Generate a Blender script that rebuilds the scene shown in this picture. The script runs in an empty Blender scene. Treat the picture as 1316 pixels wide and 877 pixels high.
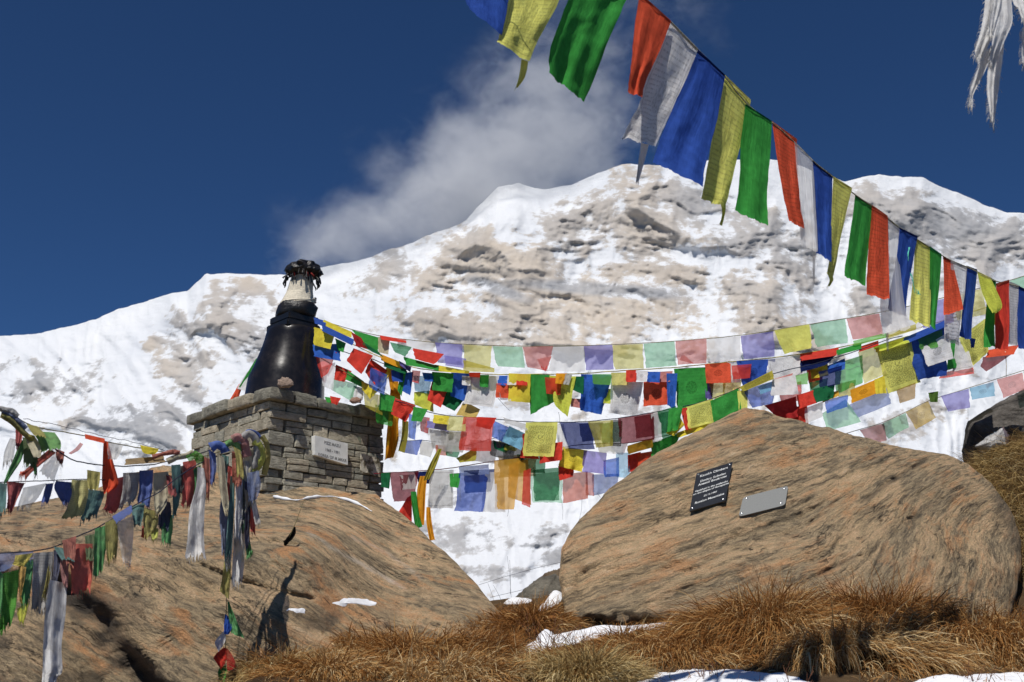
import bpy, bmesh, math, random
import numpy as np
from mathutils import Vector, Matrix

# ------------------------------------------------------------------ camera, sky, sun, exposure
scn = bpy.context.scene
COL = scn.collection
W0, H0 = 1316.0, 877.0
HFOV = math.radians(50.0)
F = (W0 / 2) / math.tan(HFOV / 2)
PITCH = math.radians(16.45)
CZ = 1.5
cam_d = bpy.data.cameras.new("camera")
cam = bpy.data.objects.new("camera", cam_d)
COL.objects.link(cam)
cam.location = (0, 0, CZ)
cam.rotation_euler = (math.pi / 2 + PITCH, 0, 0)
cam_d.sensor_fit = 'HORIZONTAL'
cam_d.angle = HFOV
cam_d.clip_start = 0.05
cam_d.clip_end = 30000
scn.camera = cam
cam_d.dof.use_dof = True
cam_d.dof.focus_distance = 8.6
cam_d.dof.aperture_fstop = 6.3

SUN = Vector((-0.16, -0.48, 0.82)).normalized()      # towards the sun
SUN_EL = math.asin(SUN.z)
SUN_AZ = math.atan2(SUN.x, SUN.y)
world = bpy.data.worlds.new("World")
scn.world = world
world.use_nodes = True
wn = world.node_tree.nodes
wl = world.node_tree.links
sky = wn.new("ShaderNodeTexSky")
sky.sky_type = 'NISHITA'
sky.sun_disc = False
sky.sun_elevation = SUN_EL
sky.sun_rotation = SUN_AZ
sky.altitude = 4100
sky.air_density = 1.0
sky.dust_density = 0.0
sky.ozone_density = 4.0
bg = wn["Background"]
tint = wn.new("ShaderNodeMix"); tint.data_type = 'RGBA'; tint.blend_type = 'MULTIPLY'
tint.inputs[0].default_value = 1.0
tint.inputs[7].default_value = (0.46, 0.73, 1.0, 1.0)        # deep high-altitude blue
wl.new(sky.outputs[0], tint.inputs[6])
wl.new(tint.outputs[2], bg.inputs[0])
bg.inputs[1].default_value = 0.05
sun_d = bpy.data.lights.new("sun", 'SUN')
sun_d.energy = 3.4
sun_d.angle = math.radians(0.53)
sun_d.color = (1.0, 0.955, 0.89)
sun = bpy.data.objects.new("sun", sun_d)
COL.objects.link(sun)
sun.rotation_euler = (-SUN).to_track_quat('-Z', 'Y').to_euler()
scn.view_settings.view_transform = 'Standard'
scn.view_settings.look = 'None'
scn.view_settings.exposure = 0.35
scn.view_settings.gamma = 1.0
scn.view_settings.use_curve_mapping = False
scn.cycles.max_bounces = 8
scn.cycles.diffuse_bounces = 3
scn.cycles.transparent_max_bounces = 16
scn.cycles.volume_bounces = 4
scn.cycles.volume_max_steps = 256

# ------------------------------------------------------------------ helpers
CP, SP = math.cos(PITCH), math.sin(PITCH)

def P(px, py, y):
    """Point that stands y metres in front of the camera on the line of sight of a photo pixel."""
    rx = (px - W0 / 2) / F
    ru = (H0 / 2 - py) / F
    dy = CP - ru * SP
    dz = SP + ru * CP
    return Vector((rx / dy * y, y, CZ + dz / dy * y))

def Pn(px, py, y):
    px = np.asarray(px, float); py = np.asarray(py, float)
    rx = (px - W0 / 2) / F
    ru = (H0 / 2 - py) / F
    dy = CP - ru * SP
    dz = SP + ru * CP
    return np.stack([rx / dy * y, y + 0 * px, CZ + dz / dy * y], -1)

def proj(p):
    x, y, z = p[0], p[1], p[2] - CZ
    d = y * CP + z * SP
    u = -y * SP + z * CP
    return (W0 / 2 + F * x / d, H0 / 2 - F * u / d)

def _h(ix, iy, iz, seed):
    h = (ix.astype(np.int64) * 374761393 + iy.astype(np.int64) * 668265263 + iz.astype(np.int64) * 2147483647 + seed * 1274126177) & 0xffffffff
    h = ((h ^ (h >> 13)) * 1274126177) & 0xffffffff
    h = ((h ^ (h >> 16)) * 2246822519) & 0xffffffff
    return ((h ^ (h >> 15)) & 0xffffff) / float(0xffffff)

def vnoise(p, seed=0):
    p = np.asarray(p, float)
    i = np.floor(p).astype(np.int64)
    f = p - i
    f = f * f * f * (f * (f * 6 - 15) + 10)
    r = 0
    for dx in (0, 1):
        wx = f[..., 0] if dx else 1 - f[..., 0]
        for dy in (0, 1):
            wy = f[..., 1] if dy else 1 - f[..., 1]
            for dz in (0, 1):
                wz = f[..., 2] if dz else 1 - f[..., 2]
                r = r + wx * wy * wz * _h(i[..., 0] + dx, i[..., 1] + dy, i[..., 2] + dz, seed)
    return r * 2 - 1

def fbm(p, octv=5, gain=0.5, lac=2.03, seed=0):
    p = np.asarray(p, float); a = 1.0; s = 0; n = 0
    for k in range(octv):
        s = s + a * vnoise(p, seed + k * 17); n += a
        p = p * lac + 3.7; a *= gain
    return s / n

def ridged(p, octv=5, gain=0.5, lac=2.05, seed=0):
    p = np.asarray(p, float); a = 1.0; s = 0; n = 0; w = 1.0
    for k in range(octv):
        v = 1 - np.abs(vnoise(p, seed + k * 31)); v = v * v * w
        s = s + a * v; n += a; w = np.clip(v * 1.6, 0, 1)
        p = p * lac + 5.1; a *= gain
    return s / n

def sstep(a, b, x):
    t = np.clip((np.asarray(x, float) - a) / (b - a), 0, 1)
    return t * t * (3 - 2 * t)

def link(name, me, mat=None, parent=None):
    o = bpy.data.objects.new(name, me)
    COL.objects.link(o)
    if mat is not None and len(me.materials) == 0:
        me.materials.append(mat)
    if parent is not None:
        o.parent = parent
    return o

def mesh_np(name, verts, faces, mat=None, parent=None, smooth=True, uvs=None, attrs=None):
    """faces: (n,4) or (n,3) array, or a list of such arrays."""
    verts = np.asarray(verts, np.float32).reshape(-1, 3)
    if isinstance(faces, np.ndarray):
        faces = [faces]
    faces = [np.asarray(f, np.int32) for f in faces if len(f)]
    me = bpy.data.meshes.new(name)
    me.vertices.add(len(verts))
    me.vertices.foreach_set("co", verts.ravel())
    loops = np.concatenate([f.ravel() for f in faces])
    tot = np.concatenate([np.full(len(f), f.shape[1], np.int32) for f in faces])
    start = np.concatenate([[0], np.cumsum(tot)[:-1]]).astype(np.int32)
    me.loops.add(len(loops))
    me.loops.foreach_set("vertex_index", loops)
    me.polygons.add(len(tot))
    me.polygons.foreach_set("loop_start", start)
    me.polygons.foreach_set("loop_total", tot)
    me.update(calc_edges=True)
    me.validate()
    if uvs is not None:
        lay = me.uv_layers.new(name="UVMap")
        u = np.asarray(uvs, np.float32)[loops]
        lay.data.foreach_set("uv", u.ravel())
    if attrs:
        for k, v in attrs.items():
            a = me.attributes.new(k, 'FLOAT', 'POINT')
            a.data.foreach_set("value", np.asarray(v, np.float32).ravel())
    me.polygons.foreach_set("use_smooth", np.full(len(me.polygons), smooth))
    return link(name, me, mat, parent)

def grid_faces(nr, nc, wrap=False, off=0):
    r = np.arange(nr - 1)[:, None]
    c = np.arange(nc if wrap else nc - 1)[None, :]
    c2 = (c + 1) % nc
    a = r * nc + c; b = r * nc + c2; d = (r + 1) * nc + c; e = (r + 1) * nc + c2
    return np.stack([a, b, e, d], -1).reshape(-1, 4) + off

def tube(pts, rad, seg=6):
    """Tube along points; returns verts, quads."""
    pts = np.asarray([list(p) for p in pts], float)
    n = len(pts)
    rad = np.broadcast_to(np.asarray(rad, float), (n,))
    t = np.gradient(pts, axis=0)
    t /= np.linalg.norm(t, axis=1, keepdims=True) + 1e-9
    up = np.array([0.13, 0.31, 0.94])
    s = np.cross(t, up); s /= np.linalg.norm(s, axis=1, keepdims=True) + 1e-9
    q = np.cross(s, t)
    a = np.linspace(0, 2 * math.pi, seg, endpoint=False)
    v = pts[:, None, :] + rad[:, None, None] * (np.cos(a)[None, :, None] * s[:, None, :] + np.sin(a)[None, :, None] * q[:, None, :])
    return v.reshape(-1, 3), grid_faces(n, seg, wrap=True)

class MB:
    def __init__(s):
        s.v = []; s.f = {}; s.n = 0; s.uv = []; s.at = {}
    def add(s, v, *faces, uv=None, **attrs):
        v = np.asarray(v, float).reshape(-1, 3)
        for f in faces:
            f = np.asarray(f, int)
            if len(f):
                s.f.setdefault(f.shape[1], []).append(f + s.n)
        s.v.append(v)
        s.uv.append(np.zeros((len(v), 2)) if uv is None else np.asarray(uv, float))
        for k, val in attrs.items():
            s.at.setdefault(k, []).append(np.broadcast_to(np.asarray(val, float), (len(v),)))
        s.n += len(v)
    def box(s, c, sx, sy, sz, M=None, **kw):
        v = np.array([[x, y, z] for x in (-1, 1) for y in (-1, 1) for z in (-1, 1)], float) * np.array([sx, sy, sz]) / 2
        if M is not None:
            v = v @ np.array(M).T
        v = v + np.array(list(c))
        f = np.array([[0, 1, 3, 2], [4, 6, 7, 5], [0, 4, 5, 1], [2, 3, 7, 6], [0, 2, 6, 4], [1, 5, 7, 3]])
        s.add(v, f, **kw)
    def tube(s, pts, rad, seg=6, **kw):
        v, f = tube(pts, rad, seg)
        caps = [np.arange(seg)[::-1][None, :], (len(v) - seg + np.arange(seg))[None, :]]
        s.add(v, f, *caps, **kw)
    def build(s, name, mat, parent=None, smooth=True):
        V = np.concatenate(s.v)
        F_ = [np.concatenate(x) for x in s.f.values()]
        at = {k: np.concatenate(x) for k, x in s.at.items() if sum(len(y) for y in x) == len(V)}
        return mesh_np(name, V, F_, mat, parent, smooth, uvs=np.concatenate(s.uv), attrs=at)

def tag(o, label=None, cat=None, group=None, kind=None):
    if label: o["label"] = label
    if cat: o["category"] = cat
    if group: o["group"] = group
    if kind: o["kind"] = kind
    return o

def empty(name, loc=(0, 0, 0)):
    o = bpy.data.objects.new(name, None)
    o.empty_display_size = 0.1
    o.location = loc
    COL.objects.link(o)
    return o

def adopt(o, par):
    """Parent o (built in world space) to an Empty that stands at par.location."""
    o.parent = par
    o.matrix_parent_inverse = Matrix.Translation(par.location).inverted()
    return o

# ---- node helpers
class N:
    def __init__(s, name):
        s.m = bpy.data.materials.new(name); s.m.use_nodes = True
        s.t = s.m.node_tree; s.t.nodes.clear()
        s.out = s.t.nodes.new("ShaderNodeOutputMaterial")
    def n(s, typ, props=None, **ins):
        nd = s.t.nodes.new("ShaderNode" + typ)
        for k, v in (props or {}).items(): setattr(nd, k, v)
        for k, v in ins.items():
            key = int(k[1:]) if k[0] == 'i' and k[1:].isdigit() else k.replace('_', ' ')
            s.set(nd.inputs[key], v)
        return nd
    def set(s, sock, v):
        if isinstance(v, bpy.types.NodeSocket): s.t.links.new(v, sock)
        elif isinstance(v, bpy.types.Node): s.t.links.new(v.outputs[0], sock)
        else:
            if isinstance(v, (tuple, list)) and sock.type == 'RGBA' and len(v) == 3: v = (*v, 1)
            sock.default_value = v
    def math(s, op, a, b=0.0, c=0.0, clamp=False):
        nd = s.t.nodes.new("ShaderNodeMath"); nd.operation = op; nd.use_clamp = clamp
        s.set(nd.inputs[0], a); s.set(nd.inputs[1], b); s.set(nd.inputs[2], c)
        return nd.outputs[0]
    def mix(s, f, a, b, mode='MIX'):
        nd = s.t.nodes.new("ShaderNodeMix"); nd.data_type = 'RGBA'; nd.blend_type = mode
        s.set(nd.inputs[0], f); s.set(nd.inputs[6], a); s.set(nd.inputs[7], b)
        return nd.outputs[2]
    def ramp(s, f, stops, interp='LINEAR'):
        nd = s.t.nodes.new("ShaderNodeValToRGB"); cr = nd.color_ramp; cr.interpolation = interp
        while len(cr.elements) < len(stops): cr.elements.new(0.5)
        for e, (p, c) in zip(cr.elements, stops):
            e.position = p
            e.color = (c, c, c, 1) if isinstance(c, (int, float)) else (*c, 1)
        s.set(nd.inputs[0], f)
        return nd.outputs[0]
    def noise(s, vec, scale, detail=6, rough=0.55, dist=0.0, out=0):
        nd = s.t.nodes.new("ShaderNodeTexNoise")
        s.set(nd.inputs['Vector'], vec); nd.inputs['Scale'].default_value = scale
        nd.inputs['Detail'].default_value = detail; nd.inputs['Roughness'].default_value = rough
        nd.inputs['Distortion'].default_value = dist
        return nd.outputs[out]
    def attr(s, name):
        nd = s.t.nodes.new("ShaderNodeAttribute"); nd.attribute_name = name
        return nd.outputs['Fac']
    def coord(s, which='Object'):
        return s.t.nodes.new("ShaderNodeTexCoord").outputs[which]
    def mapping(s, vec, loc=(0, 0, 0), rot=(0, 0, 0), scale=(1, 1, 1)):
        nd = s.t.nodes.new("ShaderNodeMapping")
        s.set(nd.inputs[0], vec)
        nd.inputs[1].default_value = loc; nd.inputs[2].default_value = rot; nd.inputs[3].default_value = scale
        return nd.outputs[0]
    def bump(s, h, strength=0.5, dist=0.02, normal=None):
        nd = s.t.nodes.new("ShaderNodeBump")
        nd.inputs['Strength'].default_value = strength; nd.inputs['Distance'].default_value = dist
        s.set(nd.inputs['Height'], h)
        if normal is not None: s.set(nd.inputs['Normal'], normal)
        return nd.outputs[0]
    def bsdf(s, color, rough=0.8, spec=0.3, normal=None, **kw):
        nd = s.t.nodes.new("ShaderNodeBsdfPrincipled")
        s.set(nd.inputs['Base Color'], color); s.set(nd.inputs['Roughness'], rough)
        s.set(nd.inputs['Specular IOR Level'], spec)
        if normal is not None: s.set(nd.inputs['Normal'], normal)
        for k, v in kw.items(): s.set(nd.inputs[k.replace('_', ' ')], v)
        s.t.links.new(nd.outputs[0], s.out.inputs[0])
        return nd
# ------------------------------------------------------------------ materials of the land
def mat_mountain():
    s = N("mountain_snow_and_rock")
    co = s.coord('Object')
    rock = s.attr("rock"); tone = s.attr("tone")
    n1 = s.noise(s.mapping(co, rot=(0, 0.5, 0), scale=(1, .5, 1.5)), 0.045, 10, 0.76)
    n2 = s.noise(s.mapping(co, rot=(0, 0.25, 0), scale=(1, 0.3, 3.2)), 0.012, 8, 0.65)
    m = s.math('ADD', rock, s.math('MULTIPLY', s.math('SUBTRACT', n1, 0.5), 1.9))
    m = s.math('ADD', m, s.math('MULTIPLY', s.math('SUBTRACT', n2, 0.5), 0.6))
    mask = s.ramp(m, [(0.22, 0.0), (0.34, 0.5), (0.46, 0.85), (0.62, 1.0)])
    tan = s.ramp(s.noise(co, 0.006, 6, 0.6), [(0.3, (0.40, 0.325, 0.245)), (0.55, (0.54, 0.45, 0.345)), (0.75, (0.45, 0.40, 0.345))])
    gry = s.ramp(n2, [(0.3, (0.20, 0.21, 0.23)), (0.6, (0.32, 0.32, 0.33)), (0.8, (0.40, 0.37, 0.34))])
    rc = s.mix(tone, tan, gry)
    snow = s.ramp(s.noise(co, 0.004, 4, 0.5), [(0.3, (0.67, 0.695, 0.735)), (0.7, (0.76, 0.775, 0.795))])
    c = s.mix(s.math('MULTIPLY', mask, 0.80), snow, rc)
    bh = s.math('ADD', s.math('MULTIPLY', n1, 1.0), s.math('MULTIPLY', n2, 0.7))
    nb = s.bump(bh, 0.7, 9.0)
    s.bsdf(c, 0.85, 0.1, nb)
    return s.m

def mat_ground():
    s = N("alpine_soil")
    co = s.coord('Object')
    n = s.noise(co, 3.0, 8, 0.65); n2 = s.noise(co, 26.0, 6, 0.7)
    c = s.ramp(n, [(0.3, (0.055, 0.033, 0.018)), (0.5, (0.12, 0.075, 0.038)), (0.7, (0.20, 0.135, 0.07))])
    c = s.mix(s.math('MULTIPLY', n2, 0.5), c, (0.05, 0.03, 0.018))
    s.bsdf(c, 0.95, 0.1, s.bump(n2, 0.9, 0.05))
    return s.m

def mat_snow():
    s = N("settled_snow")
    co = s.coord('Object')
    n = s.noise(co, 6.0, 6, 0.55); n2 = s.noise(co, 60, 4, 0.6)
    c = s.ramp(n, [(0.3, (0.74, 0.76, 0.80)), (0.7, (0.82, 0.83, 0.85))])
    s.bsdf(c, 0.6, 0.25, s.bump(s.math('ADD', n, s.math('MULTIPLY', n2, 0.25)), 0.5, 0.03))
    return s.m

M_MOUNT, M_GROUND, M_SNOW = mat_mountain(), mat_ground(), mat_snow()

# ------------------------------------------------------------------ the mountain
def build_mountain():
    ridge = [(-600, 520), (-200, 462), (0, 433), (50, 429), (90, 419), (120, 411), (150, 399), (180, 390), (210, 379), (240, 376), (252, 364), (264, 352), (300, 351),
             (330, 354), (370, 353), (410, 345), (450, 337), (480, 329), (505, 319), (530, 313), (548, 302), (575, 296), (600, 283), (612, 268), (640, 240), (665, 236), (700, 243), (735, 238), (770, 222),
             (800, 211), (840, 213), (900, 208), (960, 204), (1000, 207), (1030, 214), (1060, 226), (1085, 234), (1112, 227), (1132, 224), (1160, 229), (1186, 228), (1206, 238), (1232, 248), (1262, 263),
             (1290, 272), (1330, 277), (1450, 318), (1700, 380), (1950, 470)]
    rx, ry = np.array(ridge, float).T
    xs = np.arange(-560, 1890, 2.1)
    nv = 400
    v = np.linspace(0, 1, nv)
    R = np.interp(xs, rx, ry)
    R = R + 2.6 * fbm(np.stack([xs / 19, xs * 0, xs * 0], -1), 5, 0.6, seed=3)
    PX = np.repeat(xs[None, :], nv, 0)
    V = np.repeat(v[:, None], len(xs), 1)
    PY = 885 + (R[None, :] - 885) * V
    D = 1500 + 2000 * V ** 0.85
    D = D + 260 * np.cos((PX - 760) / 420.0) * -1 * V          # the central face stands nearer than the side ridges
    # rock mask: where the photograph shows bare rock
    dens = np.full(PX.shape, -0.30); tone = np.full(PX.shape, 0.25)
    spots = [(640, 350, 95, 48, -12, .85, .05), (560, 345, 40, 60, -30, .55, .25), (600, 295, 35, 20, 10, .5, .35), (770, 400, 170, 55, 0, .75, .05), (620, 420, 120, 32, 0, .65, .25),
             (745, 290, 60, 50, -30, .6, .45), (850, 250, 85, 34, 20, .65, .35), (830, 300, 50, 45, 0, .75, .25), (905, 262, 50, 30, 20, .55, .7), (955, 290, 60, 40, 40, .6, .75),
             (1010, 330, 50, 50, 40, .6, .6), (960, 380, 90, 40, 0, .55, .3), (840, 350, 90, 18, 4, .75, .2), (780, 372, 120, 9, 4, .9, .9), (1000, 425, 110, 26, 20, .6, .15), (640, 372, 45, 8, 20, .8, .9),
             (500, 338, 38, 34, -40, .75, .75), (470, 360, 40, 22, -30, .35, .5), (315, 372, 58, 22, 15, .8, .2), (350, 392, 40, 30, 35, .6, .35), (330, 430, 60, 42, 25, .6, .8), (290, 400, 40, 34, 50, .45, .5),
             (212, 440, 30, 18, -20, .7, .15), (230, 475, 38, 40, -20, .75, .3), (243, 510, 26, 34, 0, .7, .5), (205, 545, 75, 40, -20, .7, .95), (150, 540, 60, 30, 0, .4, .95), (40, 498, 50, 18, -25, .6, .95), (105, 490, 60, 24, -25, .35, .85),
             (20, 470, 60, 12, 0, .2, .8), (250, 445, 35, 60, -45, .4, .6), (1150, 268, 90, 38, 6, .95, .7), (1235, 300, 80, 42, 15, .9, .75), (1085, 262, 40, 30, 0, .7, .65), (1300, 310, 60, 34, 15, .85, .8), (1105, 330, 60, 24, 25, .5, .65), (1190, 350, 90, 24, 10, .45, .7),
             (1040, 370, 40, 40, 30, .5, .5), (1120, 390, 50, 30, 0, .35, .5), (600, 690, 70, 26, 5, .36, .95), (640, 740, 60, 16, 5, .34, .95), (700, 690, 40, 16, -25, .46, .95), (715, 715, 30, 12, -25, .5, .95), (590, 640, 40, 14, 0, .3, .9), (780, 520, 120, 20, 0, .28, .6), (1180, 540, 70, 26, -20, .36, .5), (560, 560, 60, 20, 0, .2, .8), (900, 520, 100, 30, 0, .2, .6), (1260, 420, 50, 30, 20, .3, .6)]
    for cx, cy, ax, ay, rot, wgt, tn in spots:
        r = math.radians(rot)
        dx, dy = PX - cx, PY - cy
        e = np.hypot((dx * math.cos(r) + dy * math.sin(r)) / ax, (-dx * math.sin(r) + dy * math.cos(r)) / ay)
        g = np.clip(1.25 - e, 0, 1) ** 0.8
        k = g * wgt
        dens = np.maximum(dens, k * 1.05 - 0.30 * (1 - np.clip(g * 2, 0, 1)))
        tone = tone + (tn - tone) * np.clip(g * 1.6, 0, 1)
    def tent(poly, w, h):
        d = np.full(PX.shape, 1e9)
        for (x0, y0), (x1, y1) in zip(poly[:-1], poly[1:]):
            ex, ey = x1 - x0, y1 - y0
            t = np.clip(((PX - x0) * ex + (PY - y0) * ey) / (ex * ex + ey * ey), 0, 1)
            d = np.minimum(d, np.hypot(PX - x0 - t * ex, PY - y0 - t * ey))
        d = d + 10 * fbm(np.stack([PX / 40, PY / 40, PX * 0], -1), 3, seed=91)
        return h * np.clip(1 - d / w, 0, 1) ** 1.2
    rel = 0
    for poly, w, h in [([(640, 240), (605, 285), (560, 350), (500, 410), (440, 500)], 80, 190), ([(605, 285), (650, 330), (690, 380), (730, 450)], 60, 120),
                       ([(800, 212), (735, 265), (700, 310), (660, 380), (650, 460)], 80, 170), ([(860, 215), (880, 270), (960, 340), (1010, 420)], 75, 160),
                       ([(1090, 232), (1030, 300), (985, 380), (930, 450)], 70, 150), ([(265, 352), (290, 420), (335, 480), (390, 560)], 80, 190),
                       ([(240, 376), (225, 450), (260, 540), (330, 620)], 80, 150), ([(120, 411), (130, 480), (190, 560)], 90, 120), ([(30, 430), (50, 500), (60, 580)], 80, 110),
                       ([(1186, 228), (1160, 320), (1090, 400)], 80, 130), ([(1290, 272), (1270, 350), (1230, 430)], 80, 120), ([(480, 329), (470, 380), (420, 440)], 60, 110)]:
        rel = rel + tent(poly, w, h)
    rel = rel * 0.42
    q = np.stack([PX, PY * 1.25, 0 * PX], -1)
    qr = np.stack([PX * 0.8 + PY * 0.6, PY * 1.1 - PX * 0.4, 0 * PX], -1)
    warp = fbm(q / 90, 3, seed=5)[..., None] * np.array([40, 40, 0])
    rough = 0.30 + 0.70 * sstep(0.05, 0.6, dens + 0.25 * fbm(q / 50, 3, seed=59))
    rel = rel + 70 * ridged((q + warp) / 150, 3, seed=11) + 30 * rough * ridged((qr + warp) / 48, 5, 0.55, seed=23) + 12 * rough * ridged((q + warp * 0.5) / 17, 4, 0.6, seed=37) + 5 * rough * fbm(q / 6, 3, seed=53)
    ribs = 0; wsum = 0
    for phi, cx, wd, sd in [(.75, 60, 300, 45), (.55, 330, 200, 145), (-.35, 560, 170, 245), (.25, 740, 170, 345), (-.15, 880, 170, 445), (.6, 1080, 220, 545), (.5, 1400, 300, 645)]:
        wgt = np.exp(-((PX + 60 * warp[..., 0] / 40 - cx) / wd) ** 2) + 1e-6
        ra = PX * math.cos(phi) - PY * math.sin(phi); rb = PX * math.sin(phi) + PY * math.cos(phi)
        ribs = ribs + wgt * ridged(np.stack([ra / 30 + .25 * warp[..., 0] / 40, rb / 105 + .25 * warp[..., 1] / 40, 0 * PX], -1), 5, .62, seed=sd); wsum = wsum + wgt
    rel = rel + 50 * (.45 + .55 * rough) * ribs / wsum + 9 * rough * (fbm(np.stack([PX / 50 + warp[..., 0] / 40, (PY - .15 * PX) / 9 + warp[..., 1] / 20, 0 * PX], -1), 4, .6, seed=49) * 2.2)
    flow = ridged(np.stack([(PX + 25 * fbm(q / 70, 3, seed=43)) / 17, PY / 150, 0 * PX], -1), 3, seed=47)
    rel = rel + 22 * (1 - rough) * flow
    win = sstep(0.0, 0.12, V) * (1 - 0.55 * sstep(0.93, 1.0, V))
    D = D - rel * win
    top = Pn(PX, PY, D)
    # steep, shaded or wind-blown ground is bare, hollows hold snow
    strata = fbm(np.stack([PX / 60, PY / 9 + PX / 45, 0 * PX], -1), 5, 0.6, seed=71)
    diag = ridged(np.stack([(PX + PY * 0.8) / 14, (PY - PX * 0.5) / 60, 0 * PX], -1), 4, 0.6, seed=83)
    blot = fbm((q + warp) / 34, 5, 0.6, seed=61)
    def box(a, r):
        for ax in (0, 1):
            n_ = a.shape[ax]; pad = [(0, 0), (0, 0)]; pad[ax] = (r + 1, r)
            c_ = np.cumsum(np.pad(a, pad, 'edge'), axis=ax)
            a = (np.take(c_, np.arange(2 * r + 1, n_ + 2 * r + 1), axis=ax) - np.take(c_, np.arange(0, n_), axis=ax)) / (2 * r + 1)
        return a
    relw = rel * win
    prot = np.clip((box(relw, 1) - box(relw, 9)) / 9.0, -2, 2) * .6 + np.clip((box(relw, 3) - box(relw, 24)) / 22.0, -2, 2) * .5
    g0 = np.gradient(box(D, 1), axis=0)
    steep = np.clip((np.median(g0) - g0) / 5.0, -2, 2)
    m = dens * 1.15 + .30 * prot + .26 * steep + blot * 0.42 + strata * 0.30 + (diag - 0.45) * 0.45 * (PX < 460) + 0.05 + .42 * fbm((qr + warp) / 7.5, 4, .65, seed=67) + .24 * (ribs / wsum - .45)
    crest = sstep(0.0, 7.0 + 4 * fbm(np.stack([PX / 25, 0 * PX, 0 * PX], -1), 3, seed=7), PY - R[None, :])
    rock = np.clip(m, -0.5, 1.0) * 0.8
    rock = np.where((PX > 1000) | (PX < 470), rock * crest - 0.2 * (1 - crest), rock)
    tone = np.clip(tone + 0.25 * fbm(q / 45, 3, seed=77), 0, 1)
    # the far side, falling away
    nb = 14
    vb = np.linspace(0, 1, nb + 1)[1:, None]
    back = top[-1][None, :, :] + vb[..., None] * np.array([0, 1500, -1300.0]) + 25 * fbm(np.stack([np.repeat(xs[None, :] / 60, nb, 0), np.repeat(vb * 5, len(xs), 1), np.zeros((nb, len(xs)))], -1), 3)[..., None] * np.array([0, 0, 1.0]) * vb[..., None]
    allv = np.concatenate([top, back], 0)
    rock = np.concatenate([rock, np.zeros((nb, len(xs))) - 0.2], 0)
    tone = np.concatenate([tone, np.full((nb, len(xs)), .5)], 0)
    o = mesh_np("mountain", allv, grid_faces(nv + nb, len(xs)), M_MOUNT, smooth=True, attrs={"rock": rock, "tone": tone})
    tag(o, "huge snow covered mountain wall with tan and grey rock faces", "mountain", kind="structure")
build_mountain()

# ------------------------------------------------------------------ cloud streaming off the summit
def build_cloud():
    D0 = 3300.0
    c = P(640, 190, D0)
    hx = (P(960, 190, D0) - c).x
    hz = P(640, -40, D0).z - c.z
    hy = 330.0
    bm = bmesh.new()
    bmesh.ops.create_cube(bm, size=2.0)
    me = bpy.data.meshes.new("cloud"); bm.to_mesh(me); bm.free()
    s = N("thin_blown_cloud")
    co = s.coord('Object')
    wv = s.noise(s.mapping(co, scale=(1, .6, .7)), 3.0, 3, 0.5, out=1)
    wco = s.n('VectorMath', {'operation': 'MULTIPLY_ADD'}, i0=wv, i1=(0.34, 0.34, 0.34), i2=co).outputs[0]
    tot = None
    # blobs in photo pixels: x, y, rx, ry, weight
    for bx, by, ax, ay, wt in [(500, 300, 145, 80, .9), (575, 250, 160, 110, 1.0), (665, 205, 180, 130, 1.0), (750, 165, 150, 110, .75), (690, 115, 140, 120, .62), (750, 50, 130, 120, .40), (425, 312, 110, 62, .62), (620, 255, 110, 70, 1.0), (850, 20, 150, 80, .28), (500, 240, 70, 60, .3)]:
        p = P(bx, by, D0) - c
        q = P(bx + ax, by, D0) - c; r = P(bx, by - ay, D0) - c
        sub = s.n('VectorMath', {'operation': 'SUBTRACT'}, i0=wco, i1=(p.x / hx + 0.17, 0.17, p.z / hz + 0.17)).outputs[0]
        mul = s.n('VectorMath', {'operation': 'MULTIPLY'}, i0=sub, i1=(hx / (q.x - p.x), 1.05, hz / (r.z - p.z))).outputs[0]
        ln = s.n('VectorMath', {'operation': 'LENGTH'}, i0=mul).outputs['Value']
        f = s.math('MULTIPLY', s.math('SUBTRACT', 1.0, ln, clamp=True), wt)
        tot = f if tot is None else s.math('MAXIMUM', tot, s.math('ADD', s.math('MULTIPLY', tot, 0.45), f))
    nz = s.noise(s.mapping(co, rot=(0, -0.6, 0), scale=(1.0, .7, 1.0)), 5.2, 9, 0.70, 0.35)
    d = s.math('ADD', tot, s.math('MULTIPLY', s.math('SUBTRACT', nz, 0.585), 3.2))
    d = s.math('MULTIPLY', s.math('MAXIMUM', d, 0.0), s.math('MULTIPLY', tot, 2.2, clamp=True))
    d = s.math('MULTIPLY', d, CLOUD_D)
    vol = s.n('VolumePrincipled')
    vol.inputs['Color'].default_value = (0.985, 0.985, 0.99, 1)
    vol.inputs['Anisotropy'].default_value = -0.45
    s.set(vol.inputs['Density'], d)
    s.t.links.new(vol.outputs[0], s.out.inputs['Volume'])
    o = link("cloud", me, s.m)
    o.location = c; o.scale = (hx, hy, hz)
    tag(o, "thin white cloud streaming off the hidden summit", "cloud", kind="stuff")
CLOUD_D = 0.0085
build_cloud()

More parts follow.
